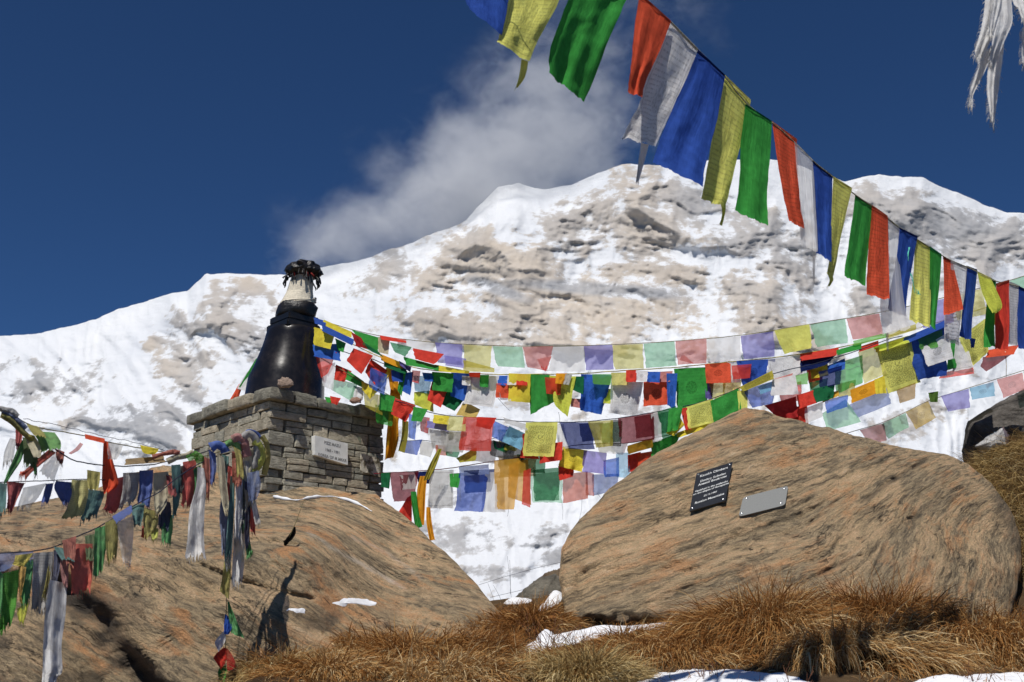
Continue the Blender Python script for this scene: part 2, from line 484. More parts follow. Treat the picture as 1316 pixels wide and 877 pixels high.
# ------------------------------------------------------------------ the ground: one sheet from under the camera to the far valley
GY = np.array([-40, 0, 3, 4.6, 5.4, 6.0, 7.2, 8.6, 9.6, 11, 12.5, 16, 24, 60, 400, 1700, 2600.0])
GZ = np.array([-9, 0, .80, 1.26, 1.43, 1.53, 1.76, 2.02, 2.10, 2.05, 1.5, -.8, -6, -24, -60, -70, -70.0])
def ground_z(x, y):
    x = np.asarray(x, float); y = np.asarray(y, float)
    z = np.interp(y, GY, GZ)
    near = 1 - sstep(18, 60, y)
    bank = 1.25 * sstep(2.6, 4.6, x) * sstep(7.6, 9.3, y) * (1 - sstep(11.5, 15, y))
    p = np.stack([x, y, 0 * x], -1)
    bank = bank - 0.75 * (1 - sstep(-2.15, -1.45, x + 0.25 * (y - 6.5))) * sstep(3.0, 5.0, y) * (1 - sstep(9, 12, y))
    bank = bank - 0.10 * (1 - sstep(-0.3, 0.6, x)) * sstep(5, 6.5, y) * (1 - sstep(9, 12, y))
    return z + bank + near * (0.05 * fbm(p * 0.9, 3, seed=101) + 0.025 * fbm(p * 3.1, 4, seed=103)) + (1 - near) * 2.0 * fbm(p / 60, 4, seed=107)
def build_ground():
    ya = np.concatenate([np.linspace(-40, 3, 24), np.linspace(3.1, 13, 160), np.geomspace(13.2, 2600, 70)])
    t = np.linspace(-1, 1, 260)
    Y = np.repeat(ya[:, None], len(t), 1)
    half = np.maximum(14.0, np.abs(Y) * 1.1 + 4)
    X = np.sign(t)[None, :] * np.abs(t)[None, :] ** 1.25 * half
    Z = ground_z(X, Y)
    o = mesh_np("ground", np.stack([X, Y, Z], -1), grid_faces(len(ya), len(t)), M_GROUND)
    tag(o, "brown alpine slope of soil and dead grass", "ground", kind="structure")
build_ground()
# ------------------------------------------------------------------ rock materials
def mat_gneiss(name, ctr, warm=1.0, lichen=0.25):
    """Banded gneiss: foliation in the plane of the face, stretched streaks of grey, tan and orange."""
    s = N(name)
    co = s.coord('Object')
    ang = s.attr("fol")                                   # foliation angle, stored on the mesh
    big = s.noise(co, 0.9, 4, 0.55)
    wob = s.noise(co, 1.6, 4, 0.6, out=1)
    wco = s.n('VectorMath', {'operation': 'MULTIPLY_ADD'}, i0=wob, i1=(0.16, 0.16, 0.16), i2=co).outputs[0]
    vr = s.t.nodes.new("ShaderNodeVectorRotate"); vr.rotation_type = 'AXIS_ANGLE'
    vr.inputs['Axis'].default_value = (0, 1, 0)
    s.set(vr.inputs['Vector'], s.mapping(wco, loc=(-ctr[0], -ctr[1], -ctr[2]))); s.set(vr.inputs['Angle'], s.math('MULTIPLY', ang, -1.0))
    rv = vr.outputs[0]
    st1 = s.noise(s.mapping(rv, scale=(0.45, 1.3, 3.8)), 3.0, 10, 0.72, 0.3)
    st2 = s.noise(s.mapping(rv, loc=(3, 7, 1), scale=(0.5, 1.6, 4.4)), 7.5, 10, 0.74, 0.3)
    st3 = s.noise(s.mapping(rv, loc=(9, 2, 5), scale=(1.0, 2.2, 4.0)), 20.0, 8, 0.74)
    grain = s.noise(co, 90, 5, 0.7)
    f = s.math('ADD', s.math('MULTIPLY', st1, 0.6), s.math('MULTIPLY', st2, 0.4))
    c = s.ramp(f, [(0.38, (0.13, 0.095, 0.062)), (0.435, (0.36, 0.27, 0.165)), (0.49, (0.69, 0.50, 0.29)), (0.54, (0.81, 0.55, 0.32)), (0.60, (0.84, 0.65, 0.42))])
    gy = s.ramp(st2, [(0.42, (0.19, 0.155, 0.105)), (0.56, (0.56, 0.43, 0.265))])
    band = s.noise(s.mapping(rv, loc=(2, 4, 6), scale=(0.22, 0.8, 1.9)), 2.4, 7, 0.66, 0.25)
    c = s.mix(s.ramp(band, [(0.48, 0.0), (0.55, 0.85)]), c, gy)
    c = s.mix(s.ramp(big, [(0.48, 0.0), (0.64, 0.4)]), c, gy)
    org = s.ramp(s.math('ADD', s.math('MULTIPLY', st1, 0.55), s.math('MULTIPLY', s.noise(co, 2.3, 5, 0.6), 0.45)), [(0.52, 0.0), (0.60, 0.85)])
    c = s.mix(s.math('MULTIPLY', org, warm), c, (0.74, 0.39, 0.18))
    c = s.mix(s.ramp(st3, [(0.30, 0.75), (0.44, 0.0)]), c, (0.06, 0.05, 0.042))
    crack = s.ramp(st2, [(0.30, 0.9), (0.385, 0.0)])
    c = s.mix(crack, c, (0.045, 0.036, 0.028))
    vein = s.noise(s.mapping(rv, loc=(5, 1, 8), scale=(0.32, 1.1, 3.2)), 3.2, 10, 0.66, 0.3)
    ln = s.math('ABSOLUTE', s.math('SUBTRACT', vein, 0.5))
    lnm = s.math('MULTIPLY', s.ramp(ln, [(0.0, 1.0), (0.012, 0.0)]), s.ramp(s.noise(co, 2.6, 4, 0.6), [(0.52, 0.0), (0.62, 1.0)]))
    c = s.mix(s.math('MULTIPLY', lnm, 0.8), c, (0.05, 0.038, 0.028))
    li = s.ramp(s.noise(co, 7.0, 7, 0.7), [(0.56, 0.0), (0.68, 1.0)])
    c = s.mix(s.math('MULTIPLY', li, lichen), c, (0.11, 0.10, 0.085))
    c = s.mix(s.math('MULTIPLY', s.ramp(grain, [(0.35, 1.0), (0.6, 0.0)]), 0.35), c, (0.08, 0.06, 0.045))
    c = s.mix(s.math("MULTIPLY", s.attr("pale"), s.ramp(st2, [(0.4, 0.15), (0.55, 0.8)])), c, (0.66, 0.58, 0.48))
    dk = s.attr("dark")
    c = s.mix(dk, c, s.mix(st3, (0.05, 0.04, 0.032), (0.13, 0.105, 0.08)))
    h = s.math('ADD', s.math('MULTIPLY', st1, 1.0), s.math('MULTIPLY', st2, 0.8))
    h = s.math('ADD', h, s.math('MULTIPLY', st3, 0.45))
    h = s.math('ADD', h, s.math('MULTIPLY', s.noise(co, 28, 7, 0.75), 0.5))
    h = s.math('ADD', h, s.math('MULTIPLY', grain, 0.16))
    h = s.math('SUBTRACT', h, s.math('MULTIPLY', lnm, 0.5))
    s.bsdf(c, 0.82, 0.22, s.bump(h, 1.0, 0.06))
    return s.m

def mat_plain_rock(name, c0, c1, c2, sc=4.0):
    s = N(name)
    co = s.coord('Object')
    n = s.noise(co, sc, 9, 0.68); g = s.noise(co, sc * 9, 6, 0.7)
    c = s.ramp(n, [(0.33, c0), (0.5, c1), (0.67, c2)])
    c = s.mix(s.ramp(g, [(0.35, 0.5), (0.6, 0.0)]), c, (0.05, 0.045, 0.04))
    s.bsdf(c, 0.85, 0.2, s.bump(s.math('ADD', n, s.math('MULTIPLY', g, 0.35)), 1.0, 0.05))
    return s.m

def poly_radius(outline, c, th):
    """Radius of a star-shaped outline seen from c, per angle."""
    o = np.array(outline, float) - np.array(c)
    a = np.arctan2(o[:, 1], o[:, 0]); r = np.hypot(o[:, 0], o[:, 1])
    k = np.argsort(a); a, r = a[k], r[k]; o = o[k]
    out = np.zeros_like(th)
    n = len(a)
    for i, t in enumerate(th):
        t = (t + math.pi) % (2 * math.pi) - math.pi
        j = np.searchsorted(a, t) % n; p, q = o[j - 1], o[j]
        d = np.array([math.cos(t), math.sin(t)])
        e = q - p
        den = d[0] * e[1] - d[1] * e[0]
        out[i] = (p[0] * e[1] - p[1] * e[0]) / den if abs(den) > 1e-9 else r[j]
    return out

def boulder(name, outline, cpx, depth, tf, tb, mat, nth=420, nr=150, pw=5.0, disp=None, fol=None, dark=None, pale=None, par=None, rimn=3.0, seed=0, amp=1.0):
    """Rounded rock: outline as seen from the camera side, its own distance per height, a bulging front and a back."""
    th = np.linspace(-math.pi, math.pi, nth, endpoint=False)
    B = poly_radius(outline, cpx, th)
    B = B + rimn * fbm(np.stack([np.cos(th) * 9, np.sin(th) * 9, 0 * th + seed], -1), 5, 0.6, seed=seed + 1)
    a = np.linspace(0, math.pi, nr)
    g = np.sin(a) ** 0.75; g[0] = g[-1] = 0
    ca = np.cos(a)
    h = (1 - np.clip(g, 0, 1) ** pw) ** (1 / 2.0)
    G = g[:, None]
    PX = cpx[0] + B[None, :] * np.cos(th)[None, :] * G
    PY = cpx[1] + B[None, :] * np.sin(th)[None, :] * G
    rim = depth(PX, PY)
    front = (ca > 0)[:, None]
    D = np.where(front, rim - tf * h[:, None], rim + tb * h[:, None])
    V = Pn(PX, PY, D)
    f = fol(PX, PY) if callable(fol) else np.full(PX.shape, fol or 0.0)
    # strata steps and dents, real relief
    X, Y, Z = V[..., 0], V[..., 1], V[..., 2]
    X = X - V[..., 0].mean(); Z = Z - V[..., 2].mean()
    sx = X * np.cos(f) - Z * np.sin(f); sz = X * np.sin(f) + Z * np.cos(f)
    st = fbm(np.stack([sx * 0.8, Y * 1.2, sz * 5.0], -1), 5, 0.6, seed=seed + 5)
    st2 = ridged(np.stack([sx * 1.2, Y * 2, sz * 9.0], -1), 4, 0.6, seed=seed + 6) - 0.5
    iso = fbm(V * 1.1, 4, 0.5, seed=seed + 7); fine = fbm(V * 7, 4, 0.6, seed=seed + 8)
    d = amp * (0.06 * st + 0.03 * st2 + 0.09 * iso + 0.028 * fine)
    if amp > .9:
        msk = np.clip(.35 + 1.5 * fbm(V * 1.5, 3, .5, seed=seed + 9), 0, 1)
        for per, hgt, sd in ((.26, .040, 11), (.11, .016, 12)):
            tt = sz / per + 1.1 * fbm(np.stack([sx * .8, Y, sz * 1.6], -1), 4, .55, seed=seed + sd)
            saw = tt - np.floor(tt); saw = np.where(saw < .88, saw / .88, (1 - saw) / .12)
            d = d + hgt * msk * (.5 - saw)
        d = d + .10 * (ridged(V * .8 + 3.1, 2, .5, seed=seed + 13) - .5)
    d = d + (disp(PX, PY) if disp is not None else 0)
    wgt = np.where(front, np.clip((1 - G) * 8, 0, 1), 0.4)
    D = D + d * wgt
    V = Pn(PX, PY, D)
    dk = np.clip(dark(PX, PY), 0, 1) if dark is not None else np.zeros(PX.shape)
    o = mesh_np(name, V, grid_faces(nr, nth, wrap=True), mat, par, attrs={"fol": f, "dark": dk, "pale": np.clip(pale(PX, PY), 0, 1) if pale is not None else np.zeros(PX.shape)})
    return o

def seg_dist(PX, PY, poly):
    d = np.full(PX.shape, 1e9)
    for (x0, y0), (x1, y1) in zip(poly[:-1], poly[1:]):
        ex, ey = x1 - x0, y1 - y0
        t = np.clip(((PX - x0) * ex + (PY - y0) * ey) / (ex * ex + ey * ey), 0, 1)
        d = np.minimum(d, np.hypot(PX - x0 - t * ex, PY - y0 - t * ey))
    return d

# ------------------------------------------------------------------ memorial boulder
RB_OUT = [(719, 752), (722, 705), (733, 682), (752, 660), (778, 634), (812, 604), (850, 580), (900, 553), (935, 534), (956, 526), (985, 529), (1010, 538), (1045, 546), (1080, 553), (1110, 563),
          (1140, 570), (1180, 578), (1215, 585), (1245, 598), (1275, 622), (1300, 655), (1313, 695), (1312, 735), (1300, 785), (1285, 860), (1200, 915), (1000, 925), (850, 900), (770, 860), (730, 835), (727, 800), (722, 775)]
def rb_depth(px, py):
    return 7.25 + (800 - np.asarray(py, float)) / 270.0 * 1.35 + np.clip(np.asarray(px, float) - 1150, 0, 400) * 0.0022
def rb_fol(px, py):
    t = sstep(980, 1260, px)
    return -(math.radians(20) + t * math.radians(38) * sstep(520, 700, py) + 0 * px)
def rb_disp(px, py):
    d = 0
    d = d + 0.10 * np.exp(-(seg_dist(px, py, [(725, 700), (745, 740), (735, 790)]) / 9) ** 2)
    low = sstep(785, 815, py + 8 * fbm(np.stack([px / 20, py / 20, 0 * px], -1), 3, seed=4)) * (1 - sstep(880, 960, px))
    d = d + 0.38 * low                                               # undercut at the foot
    for pl, w, a in [([(905, 600), (925, 588), (945, 590)], 3, .05), ([(1000, 700), (1100, 650), (1190, 590)], 3, .05), ([(1040, 745), (1130, 700), (1210, 640)], 3, .06), ([(880, 612), (845, 627)], 2.5, .04),
                     ([(950, 548), (970, 556), (965, 570)], 2.5, .05), ([(1195, 590), (1225, 640), (1215, 700)], 4, .06), ([(760, 742), (800, 730)], 2.5, .05), ([(880, 735), (960, 700), (1060, 650)], 2.5, .035)]:
        d = d + a * 0.6 * np.clip(0.4 + 1.6 * fbm(np.stack([px / 22, py / 22, 0 * px], -1), 3, seed=19), 0, 1.4) * np.exp(-((seg_dist(px, py, pl) + 5 * fbm(np.stack([px / 14, py / 14, 0 * px], -1), 3, seed=18)) / w) ** 2)
    # flat seat for the two plates
    return d
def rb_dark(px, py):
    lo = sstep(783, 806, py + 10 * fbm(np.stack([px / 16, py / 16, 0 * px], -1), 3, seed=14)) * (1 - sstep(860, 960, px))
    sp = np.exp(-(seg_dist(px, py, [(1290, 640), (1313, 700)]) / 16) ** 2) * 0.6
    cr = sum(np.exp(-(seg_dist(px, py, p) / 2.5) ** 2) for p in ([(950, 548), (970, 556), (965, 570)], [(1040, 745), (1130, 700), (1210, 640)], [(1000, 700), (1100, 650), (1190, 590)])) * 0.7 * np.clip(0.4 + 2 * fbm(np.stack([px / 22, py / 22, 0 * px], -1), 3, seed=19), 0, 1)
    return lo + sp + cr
M_GN1 = mat_gneiss("banded_tan_gneiss", (2.2, 7.6, 2.2))
M_GN2 = mat_gneiss("rusty_gneiss", (-1.2, 7.6, 2.0), warm=1.15, lichen=0.5)
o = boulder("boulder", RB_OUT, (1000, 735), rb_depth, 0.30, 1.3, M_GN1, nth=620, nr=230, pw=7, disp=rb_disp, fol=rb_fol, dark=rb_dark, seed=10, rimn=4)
tag(o, "huge tan banded boulder that carries two memorial plates", "boulder")
RB = o

LB_OUT = [(-330, 720), (-200, 690), (-60, 664), (0, 655), (60, 643), (120, 630), (165, 610), (210, 600), (270, 606), (345, 622), (420, 628), (485, 636), (512, 657), (532, 673), (560, 700), (588, 726), (612, 752),
          (628, 772), (640, 786), (690, 800), (720, 830), (700, 890), (560, 950), (400, 985), (100, 1000), (-150, 990), (-330, 900)]
def lb_depth(px, py):
    py = np.asarray(py, float); px = np.asarray(px, float)
    a = 6.35 + (877 - py) * 0.0150
    b = np.interp(py, [400, 600, 635, 660, 690, 720, 780, 877, 1000], [10.6, 10.2, 9.7, 8.65, 7.65, 7.2, 6.9, 6.6, 6.3])
    t = sstep(370, 520, px)
    return b * (1 - t) + a * t
def lb_fol(px, py):
    return math.radians(30) + 0 * px
CREV = [(60, 735), (95, 765), (130, 792), (160, 835), (200, 885), (230, 930)]
def lb_disp(px, py):
    dd = seg_dist(px, py, CREV)
    w = fbm(np.stack([px / 30, py / 30, 0 * px], -1), 3, seed=24)
    side = sstep(-30, 30, (px - np.interp(py, [735, 765, 792, 835, 885, 930], [60, 95, 130, 160, 200, 230])) + 12 * w)   # 1 = upper slab
    d = 0.30 * (1 - side) * sstep(690, 770, py) + 0.12 * np.exp(-(dd / 13) ** 2)
    d = d - 0.42 * (1 - sstep(60, 150, np.hypot(px + 10, (py - 880) * 1.2)) ) * 1.0          # lower block in the corner
    for pl, wd, a in [([(370, 770), (480, 790), (600, 810)], 7, .02), ([(430, 655), (560, 715), (620, 770)], 4, .03), ([(200, 700), (300, 745), (400, 770)], 3, .05), ([(290, 690), (380, 700)], 3, .05), ([(540, 715), (610, 742)], 4, .05), ([(380, 650), (470, 690), (560, 740)], 3, .03)]:
        d = d + a * np.exp(-(seg_dist(px, py, pl) / wd) ** 2)
    return d
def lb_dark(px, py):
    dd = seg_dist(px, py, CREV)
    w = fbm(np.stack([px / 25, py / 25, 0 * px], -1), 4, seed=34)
    k = 0.9 * np.exp(-(dd / 16) ** 2)  # crevice colour darkened for the shade under the overhanging slab
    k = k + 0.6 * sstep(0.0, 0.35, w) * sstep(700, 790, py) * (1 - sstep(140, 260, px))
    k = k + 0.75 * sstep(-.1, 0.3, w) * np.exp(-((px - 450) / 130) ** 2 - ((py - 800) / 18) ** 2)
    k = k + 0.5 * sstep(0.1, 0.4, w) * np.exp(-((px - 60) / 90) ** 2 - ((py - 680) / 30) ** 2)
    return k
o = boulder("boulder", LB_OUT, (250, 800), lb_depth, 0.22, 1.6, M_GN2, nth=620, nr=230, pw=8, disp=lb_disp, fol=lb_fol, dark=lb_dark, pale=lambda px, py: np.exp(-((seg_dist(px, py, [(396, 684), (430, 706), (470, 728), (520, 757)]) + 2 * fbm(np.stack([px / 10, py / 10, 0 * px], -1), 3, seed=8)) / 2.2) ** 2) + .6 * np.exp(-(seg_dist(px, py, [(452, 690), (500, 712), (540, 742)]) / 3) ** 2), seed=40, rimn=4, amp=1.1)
tag(o, "rusty brown sloping boulder under the stone plinth and the dangling flag bundle", "boulder")
LB = o

# pale streaks of quartz on the rock are part of its colour; snow edging lies on top
M_RK_GREY = mat_plain_rock("grey_lichened_rock", (0.07, 0.065, 0.055), (0.16, 0.145, 0.115), (0.27, 0.25, 0.20))
M_RK_DARK = mat_plain_rock("dark_rock", (0.035, 0.032, 0.03), (0.09, 0.08, 0.07), (0.20, 0.185, 0.165), 5.0)
M_RK_WHITE = mat_plain_rock("pale_quartz", (0.42, 0.41, 0.40), (0.6, 0.59, 0.57), (0.72, 0.71, 0.69), 6.0)
M_RK_BRN = mat_plain_rock("brown_rock", (0.06, 0.04, 0.025), (0.13, 0.09, 0.055), (0.22, 0.16, 0.10), 5.0)
def simple_rock(name, out, c, d, tf, tb, mat, label, seed, nth=120, nr=60, amp=0.6):
    o = boulder(name, out, c, (lambda px, py: d + 0 * np.asarray(px, float)), tf, tb, mat, nth=nth, nr=nr, pw=2.6, seed=seed, rimn=2.0, amp=amp)
    tag(o, label, "rock", group="small rocks around the boulders")
    return o
simple_rock("rock", [(652, 778), (668, 762), (690, 744), (712, 738), (738, 748), (742, 790), (700, 812), (660, 800)], (695, 772), 9.3, .3, .35, M_RK_GREY, "grey rock wedged low in the gap between the two boulders", 61)
simple_rock("rock", [(684, 752), (700, 736), (722, 730), (745, 735), (752, 770), (700, 775)], (718, 752), 9.9, .25, .3, M_RK_BRN, "brown rock behind the grey rock in the gap", 62)
simple_rock("rock", [(1236, 580), (1240, 555), (1244, 542), (1275, 522), (1316, 500), (1380, 470), (1440, 520), (1440, 610), (1240, 612)], (1330, 560), 9.9, .35, .6, M_RK_DARK, "dark lichened rock at the top of the grassy bank", 63, 240, 90, 1.0)
simple_rock("rock", [(1252, 574), (1270, 560), (1290, 549), (1297, 560), (1297, 574), (1270, 582)], (1277, 567), 9.35, .12, .14, M_RK_WHITE, "white stone lying below the dark rock on the bank", 64, 80, 40, .4)
# ------------------------------------------------------------------ stone plinth, laid stone by stone
def mat_stone(name="plinth_stone"):
    s = N(name)
    co = s.coord('Object')
    ti = s.attr("tint"); br = s.attr("bright")
    n = s.noise(co, 9, 8, 0.65); n2 = s.noise(s.mapping(co, scale=(1, 1, 3)), 22, 8, 0.7); g = s.noise(co, 130, 4, 0.7)
    grey = s.ramp(n, [(0.3, (0.19, 0.185, 0.155)), (0.55, (0.35, 0.34, 0.28)), (0.7, (0.47, 0.45, 0.37))])
    buff = s.ramp(n, [(0.3, (0.27, 0.23, 0.165)), (0.5, (0.50, 0.435, 0.32)), (0.7, (0.64, 0.565, 0.43))])
    c = s.mix(ti, grey, buff)
    c = s.mix(s.ramp(n2, [(0.33, 0.65), (0.52, 0.0)]), c, (0.07, 0.063, 0.05))
    c = s.mix(s.ramp(s.noise(co, 16, 6, 0.7), [(0.58, 0.0), (0.68, 0.55)]), c, (0.52, 0.49, 0.40))
    hv = s.n('HueSaturation', Color=c); s.set(hv.inputs['Value'], br)
    h = s.math('ADD', s.math('MULTIPLY', n, 0.6), s.math('ADD', s.math('MULTIPLY', n2, 0.6), s.math('MULTIPLY', g, 0.12)))
    s.bsdf(hv.outputs[0], 0.88, 0.2, s.bump(h, 1.0, 0.02))
    return s.m
def mat_simple(name, c, rough=0.7, spec=0.3, sc=30, var=0.25, bump=0.3, bd=0.01, **kw):
    s = N(name)
    co = s.coord('Object')
    n = s.noise(co, sc, 6, 0.6)
    col = s.mix(s.ramp(n, [(0.35, 0.0), (0.65, 1.0)]), tuple(x * (1 - var) for x in c), tuple(min(1, x * (1 + var)) for x in c))
    s.bsdf(col, rough, spec, s.bump(n, bump, bd), **kw)
    return s.m
M_STONE = mat_stone()
M_MORTAR = mat_simple("dark_mortar_joints", (0.13, 0.115, 0.09), 0.95, 0.1, 25, .35, .8, .02)

def _unit_stone(n=7, r=0.22):
    """Rounded unit block (half size 1) as six grids."""
    t = np.linspace(-1, 1, n)
    vs = []; fs = []; off = 0
    for ax in range(3):
        for sg in (-1, 1):
            a, b = np.meshgrid(t, t, indexing='ij')
            v = np.zeros((n, n, 3)); v[..., ax] = sg; v[..., (ax + 1) % 3] = a * (1 if sg > 0 else -1); v[..., (ax + 2) % 3] = b
            vs.append(v.reshape(-1, 3)); fs.append(grid_faces(n, n, off=off)); off += n * n
    return np.concatenate(vs), np.concatenate(fs)
US_V, US_F = _unit_stone()
def stone(mb, c, half, ax_u, ax_v, seed, tint, bright, rough=0.055, taper=0.05, rnd=0.16):
    """One squared rubble stone: centre, half sizes along u (length), v (depth), z (height)."""
    v = US_V.copy()
    L = np.linalg.norm(v, axis=1, keepdims=True); m = np.max(np.abs(v), axis=1, keepdims=True)
    ed = np.sort(np.abs(v), axis=1)
    round_ = np.clip((ed[:, 1:2] - 0.55) / 0.45, 0, 1)
    v = v * (1 - 0.16 * rnd * round_ ** 2)
    hs = np.array(half)
    p = v * hs
    rs = np.random.RandomState(seed)
    p[:, 0] += p[:, 2] * rs.uniform(-.12, .12); p[:, 2] += p[:, 0] * rs.uniform(-.05, .05)
    k = fbm(p * 14 + seed * 3.1, 3, 0.6, seed=seed % 97)
    kk = fbm(p * 5 + seed * 1.7, 2, 0.6, seed=seed % 89)
    sz = min(half)
    dirn = v / (np.linalg.norm(v, axis=1, keepdims=True) + 1e-9)
    p = p + dirn * (sz * (rough * 2.2 * k + rough * 2.0 * kk))[:, None]
    U = np.array(list(ax_u)); Vv = np.array(list(ax_v)); Zv = np.array([0, 0, 1.0])
    w = p[:, 0:1] * U + p[:, 1:2] * Vv + p[:, 2:3] * Zv + np.array(list(c))
    mb.add(w, US_F, tint=tint, bright=bright)

PD = 9.55                                                     # distance of the front corner
C0 = P(347, 515, PD)
AU = Vector((math.sin(math.radians(46)), math.cos(math.radians(46)), 0))      # along the face that runs back to the right
AW = Vector((-math.sin(math.radians(44)), math.cos(math.radians(44)), 0))     # along the face that runs back to the left
def solve_len(ax, px):
    lo, hi = 0.1, 5.0
    for _ in range(50):
        m = (lo + hi) / 2
        x = proj(C0 + ax * m)[0]
        if (x < px) == (ax is AU): lo = m
        else: hi = m
    return lo
LU, LW = solve_len(AU, 493), solve_len(AW, 249)
ZT = C0.z                                                     # underside of the coping
ZB = P(345, 655, PD).z - 0.12
def build_plinth():
    rs = np.random.RandomState(5)
    root = empty("stone_plinth", (C0.x, C0.y, ZB))
    tag(root, "square plinth of rough grey and buff stones under the black bell", "plinth")
    core = MB()
    M = np.array([[AU.x, AW.x, 0], [AU.y, AW.y, 0], [0, 0, 1.0]])
    inset = 0.018
    cc = C0 + AU * (LU / 2) + AW * (LW / 2)
    core.box((cc.x, cc.y, (ZT + ZB) / 2), LU - 2 * inset, LW - 2 * inset, ZT - ZB, M)
    adopt(core.build("mortar_core", M_MORTAR, smooth=False), root)
    mb = MB()
    z = ZB; k = 0; sd = 1
    while z < ZT - 0.02:
        h = min(rs.choice([.06, .075, .09, .10, .115, .125]), ZT - z)
        if ZT - z - h < 0.05: h = ZT - z
        for fi, (org, ax, ay, L) in enumerate([(C0, AU, AW, LU), (C0, AW, AU, LW), (C0 + AW * LW, AU, -AW, LU), (C0 + AU * LU, AW, -AU, LW)]):
            dep = 0.17
            at = 0.0; end = L
            owns = (k + fi) % 2 == 0
            if not owns: at = dep + 0.004; end = L - dep - 0.004
            low = sstep(ZT - 0.25, ZB, z)
            batter = 0.05 * (1 - (z - ZB) / (ZT - ZB)) ** 1.5
            while at < end - 0.03:
                l = rs.choice([.16, .2, .26, .32, .38, .44]) * rs.uniform(.85, 1.15)
                if end - at - l < 0.09: l = end - at
                hh = h * rs.uniform(.9, 1.0)
                out = rs.uniform(-.012, .016) + batter
                gap = rs.uniform(.004, .009)
                c = org + ax * (at + l / 2) + ay * (dep / 2 - out)
                buffp = 0.42 if fi in (0, 2) else 0.55
                t = float(np.clip(rs.normal(.85, .15), 0, 1)) if rs.rand() < buffp * (1 - .5 * float(low)) else float(np.clip(rs.normal(.15, .15), 0, 1))
                # two thin stones now and then fill one course
                if h > 0.085 and rs.rand() < .38:
                    for zz, f2 in ((z + h * .26, .5), (z + h * .76, .47)):
                        stone(mb, (c.x, c.y, zz), (l / 2 - gap, dep / 2, h * f2 / 2 - .003), ax, ay, sd, t, rs.uniform(.75, 1.15)); sd += 1
                else:
                    stone(mb, (c.x, c.y, z + h / 2), (l / 2 - gap, dep / 2, hh / 2 - .003), ax, ay, sd, t, rs.uniform(.72, 1.2)); sd += 1
                at += l
        z += h; k += 1
    adopt(mb.build("stone_courses", M_STONE), root)
    cp = MB()
    for fi, (org, ax, ay, L) in enumerate([(C0, AU, AW, LU), (C0, AW, AU, LW), (C0 + AW * LW, AU, -AW, LU), (C0 + AU * LU, AW, -AU, LW)]):
        at = -0.05 if fi in (0, 2) else 0.25
        end = L + 0.05 if fi in (0, 2) else L - .25
        while at < end - 0.05:
            l = rs.choice([.28, .36, .44]) * rs.uniform(.9, 1.1)
            if end - at - l < .16: l = end - at
            th = rs.uniform(.085, .115)
            c = org + ax * (at + l / 2) + ay * (.15 - rs.uniform(.045, .085))
            warm = .9 if (fi == 1) and rs.rand() < .7 else rs.uniform(0, .25)
            stone(cp, (c.x, c.y, ZT + th / 2 + .002), (l / 2 - .004, .15, th / 2), ax, ay, sd, warm, rs.uniform(.65, .95), rough=.09, rnd=.35); sd += 1
            at += l
    cp.box((cc.x, cc.y, ZT + 0.045), LU - .3, LW - .3, .09, M, tint=.3, bright=.8)
    adopt(cp.build("coping", M_STONE), root)
    return root
PLINTH = build_plinth()
ZTOP = ZT + 0.10
PC = C0 + AU * (LU / 2) + AW * (LW / 2)

# ------------------------------------------------------------------ black bell-shaped chorten on the plinth
def mat_black(name, rough, bump, sc):
    s = N(name)
    co = s.coord('Object')
    n = s.noise(co, sc, 6, 0.6); d = s.noise(co, 7, 6, 0.65)
    c = s.mix(s.ramp(d, [(0.45, 0.0), (0.7, 1.0)]), (0.009, 0.008, 0.008), (0.024, 0.019, 0.017))
    r = s.math('ADD', rough, s.math('MULTIPLY', s.math('SUBTRACT', d, 0.5), 0.3))
    s.bsdf(c, r, 0.5, s.bump(n, bump, 0.01))
    return s.m
M_BLK = mat_black("black_gloss_paint", 0.24, 0.08, 14)
M_BLK2 = mat_black("black_rough_paint", 0.38, 0.8, 45)
M_WRAP = mat_simple("cream_wound_cloth", (0.66, 0.60, 0.48), .85, .1, 60, .15, .6, .01)
def lathe(mb, prof, c, axis_fn, seg=72, wob=0.0, seed=0):
    prof = np.array(prof, float)
    a = np.linspace(0, 2 * math.pi, seg, endpoint=False)
    R = np.repeat(prof[:, 0:1], seg, 1); Z = np.repeat(prof[:, 1:2], seg, 1)
    if wob: R = R * (1 + wob * fbm(np.stack([np.cos(a)[None] * 2.2 + 0 * R, np.sin(a)[None] * 2.2 + 0 * R, Z * 14], -1), 4, 0.6, seed=seed))
    ax = np.array([axis_fn(z) for z in prof[:, 1]])
    X = c[0] + ax[:, 0:1] + R * np.cos(a); Y = c[1] + ax[:, 1:2] + R * np.sin(a)
    v = np.stack([X, Y, c[2] + Z], -1).reshape(-1, 3)
    n = len(prof)
    mb.add(v, grid_faces(n, seg, wrap=True), np.arange(seg)[::-1][None], ((n - 1) * seg + np.arange(seg))[None])

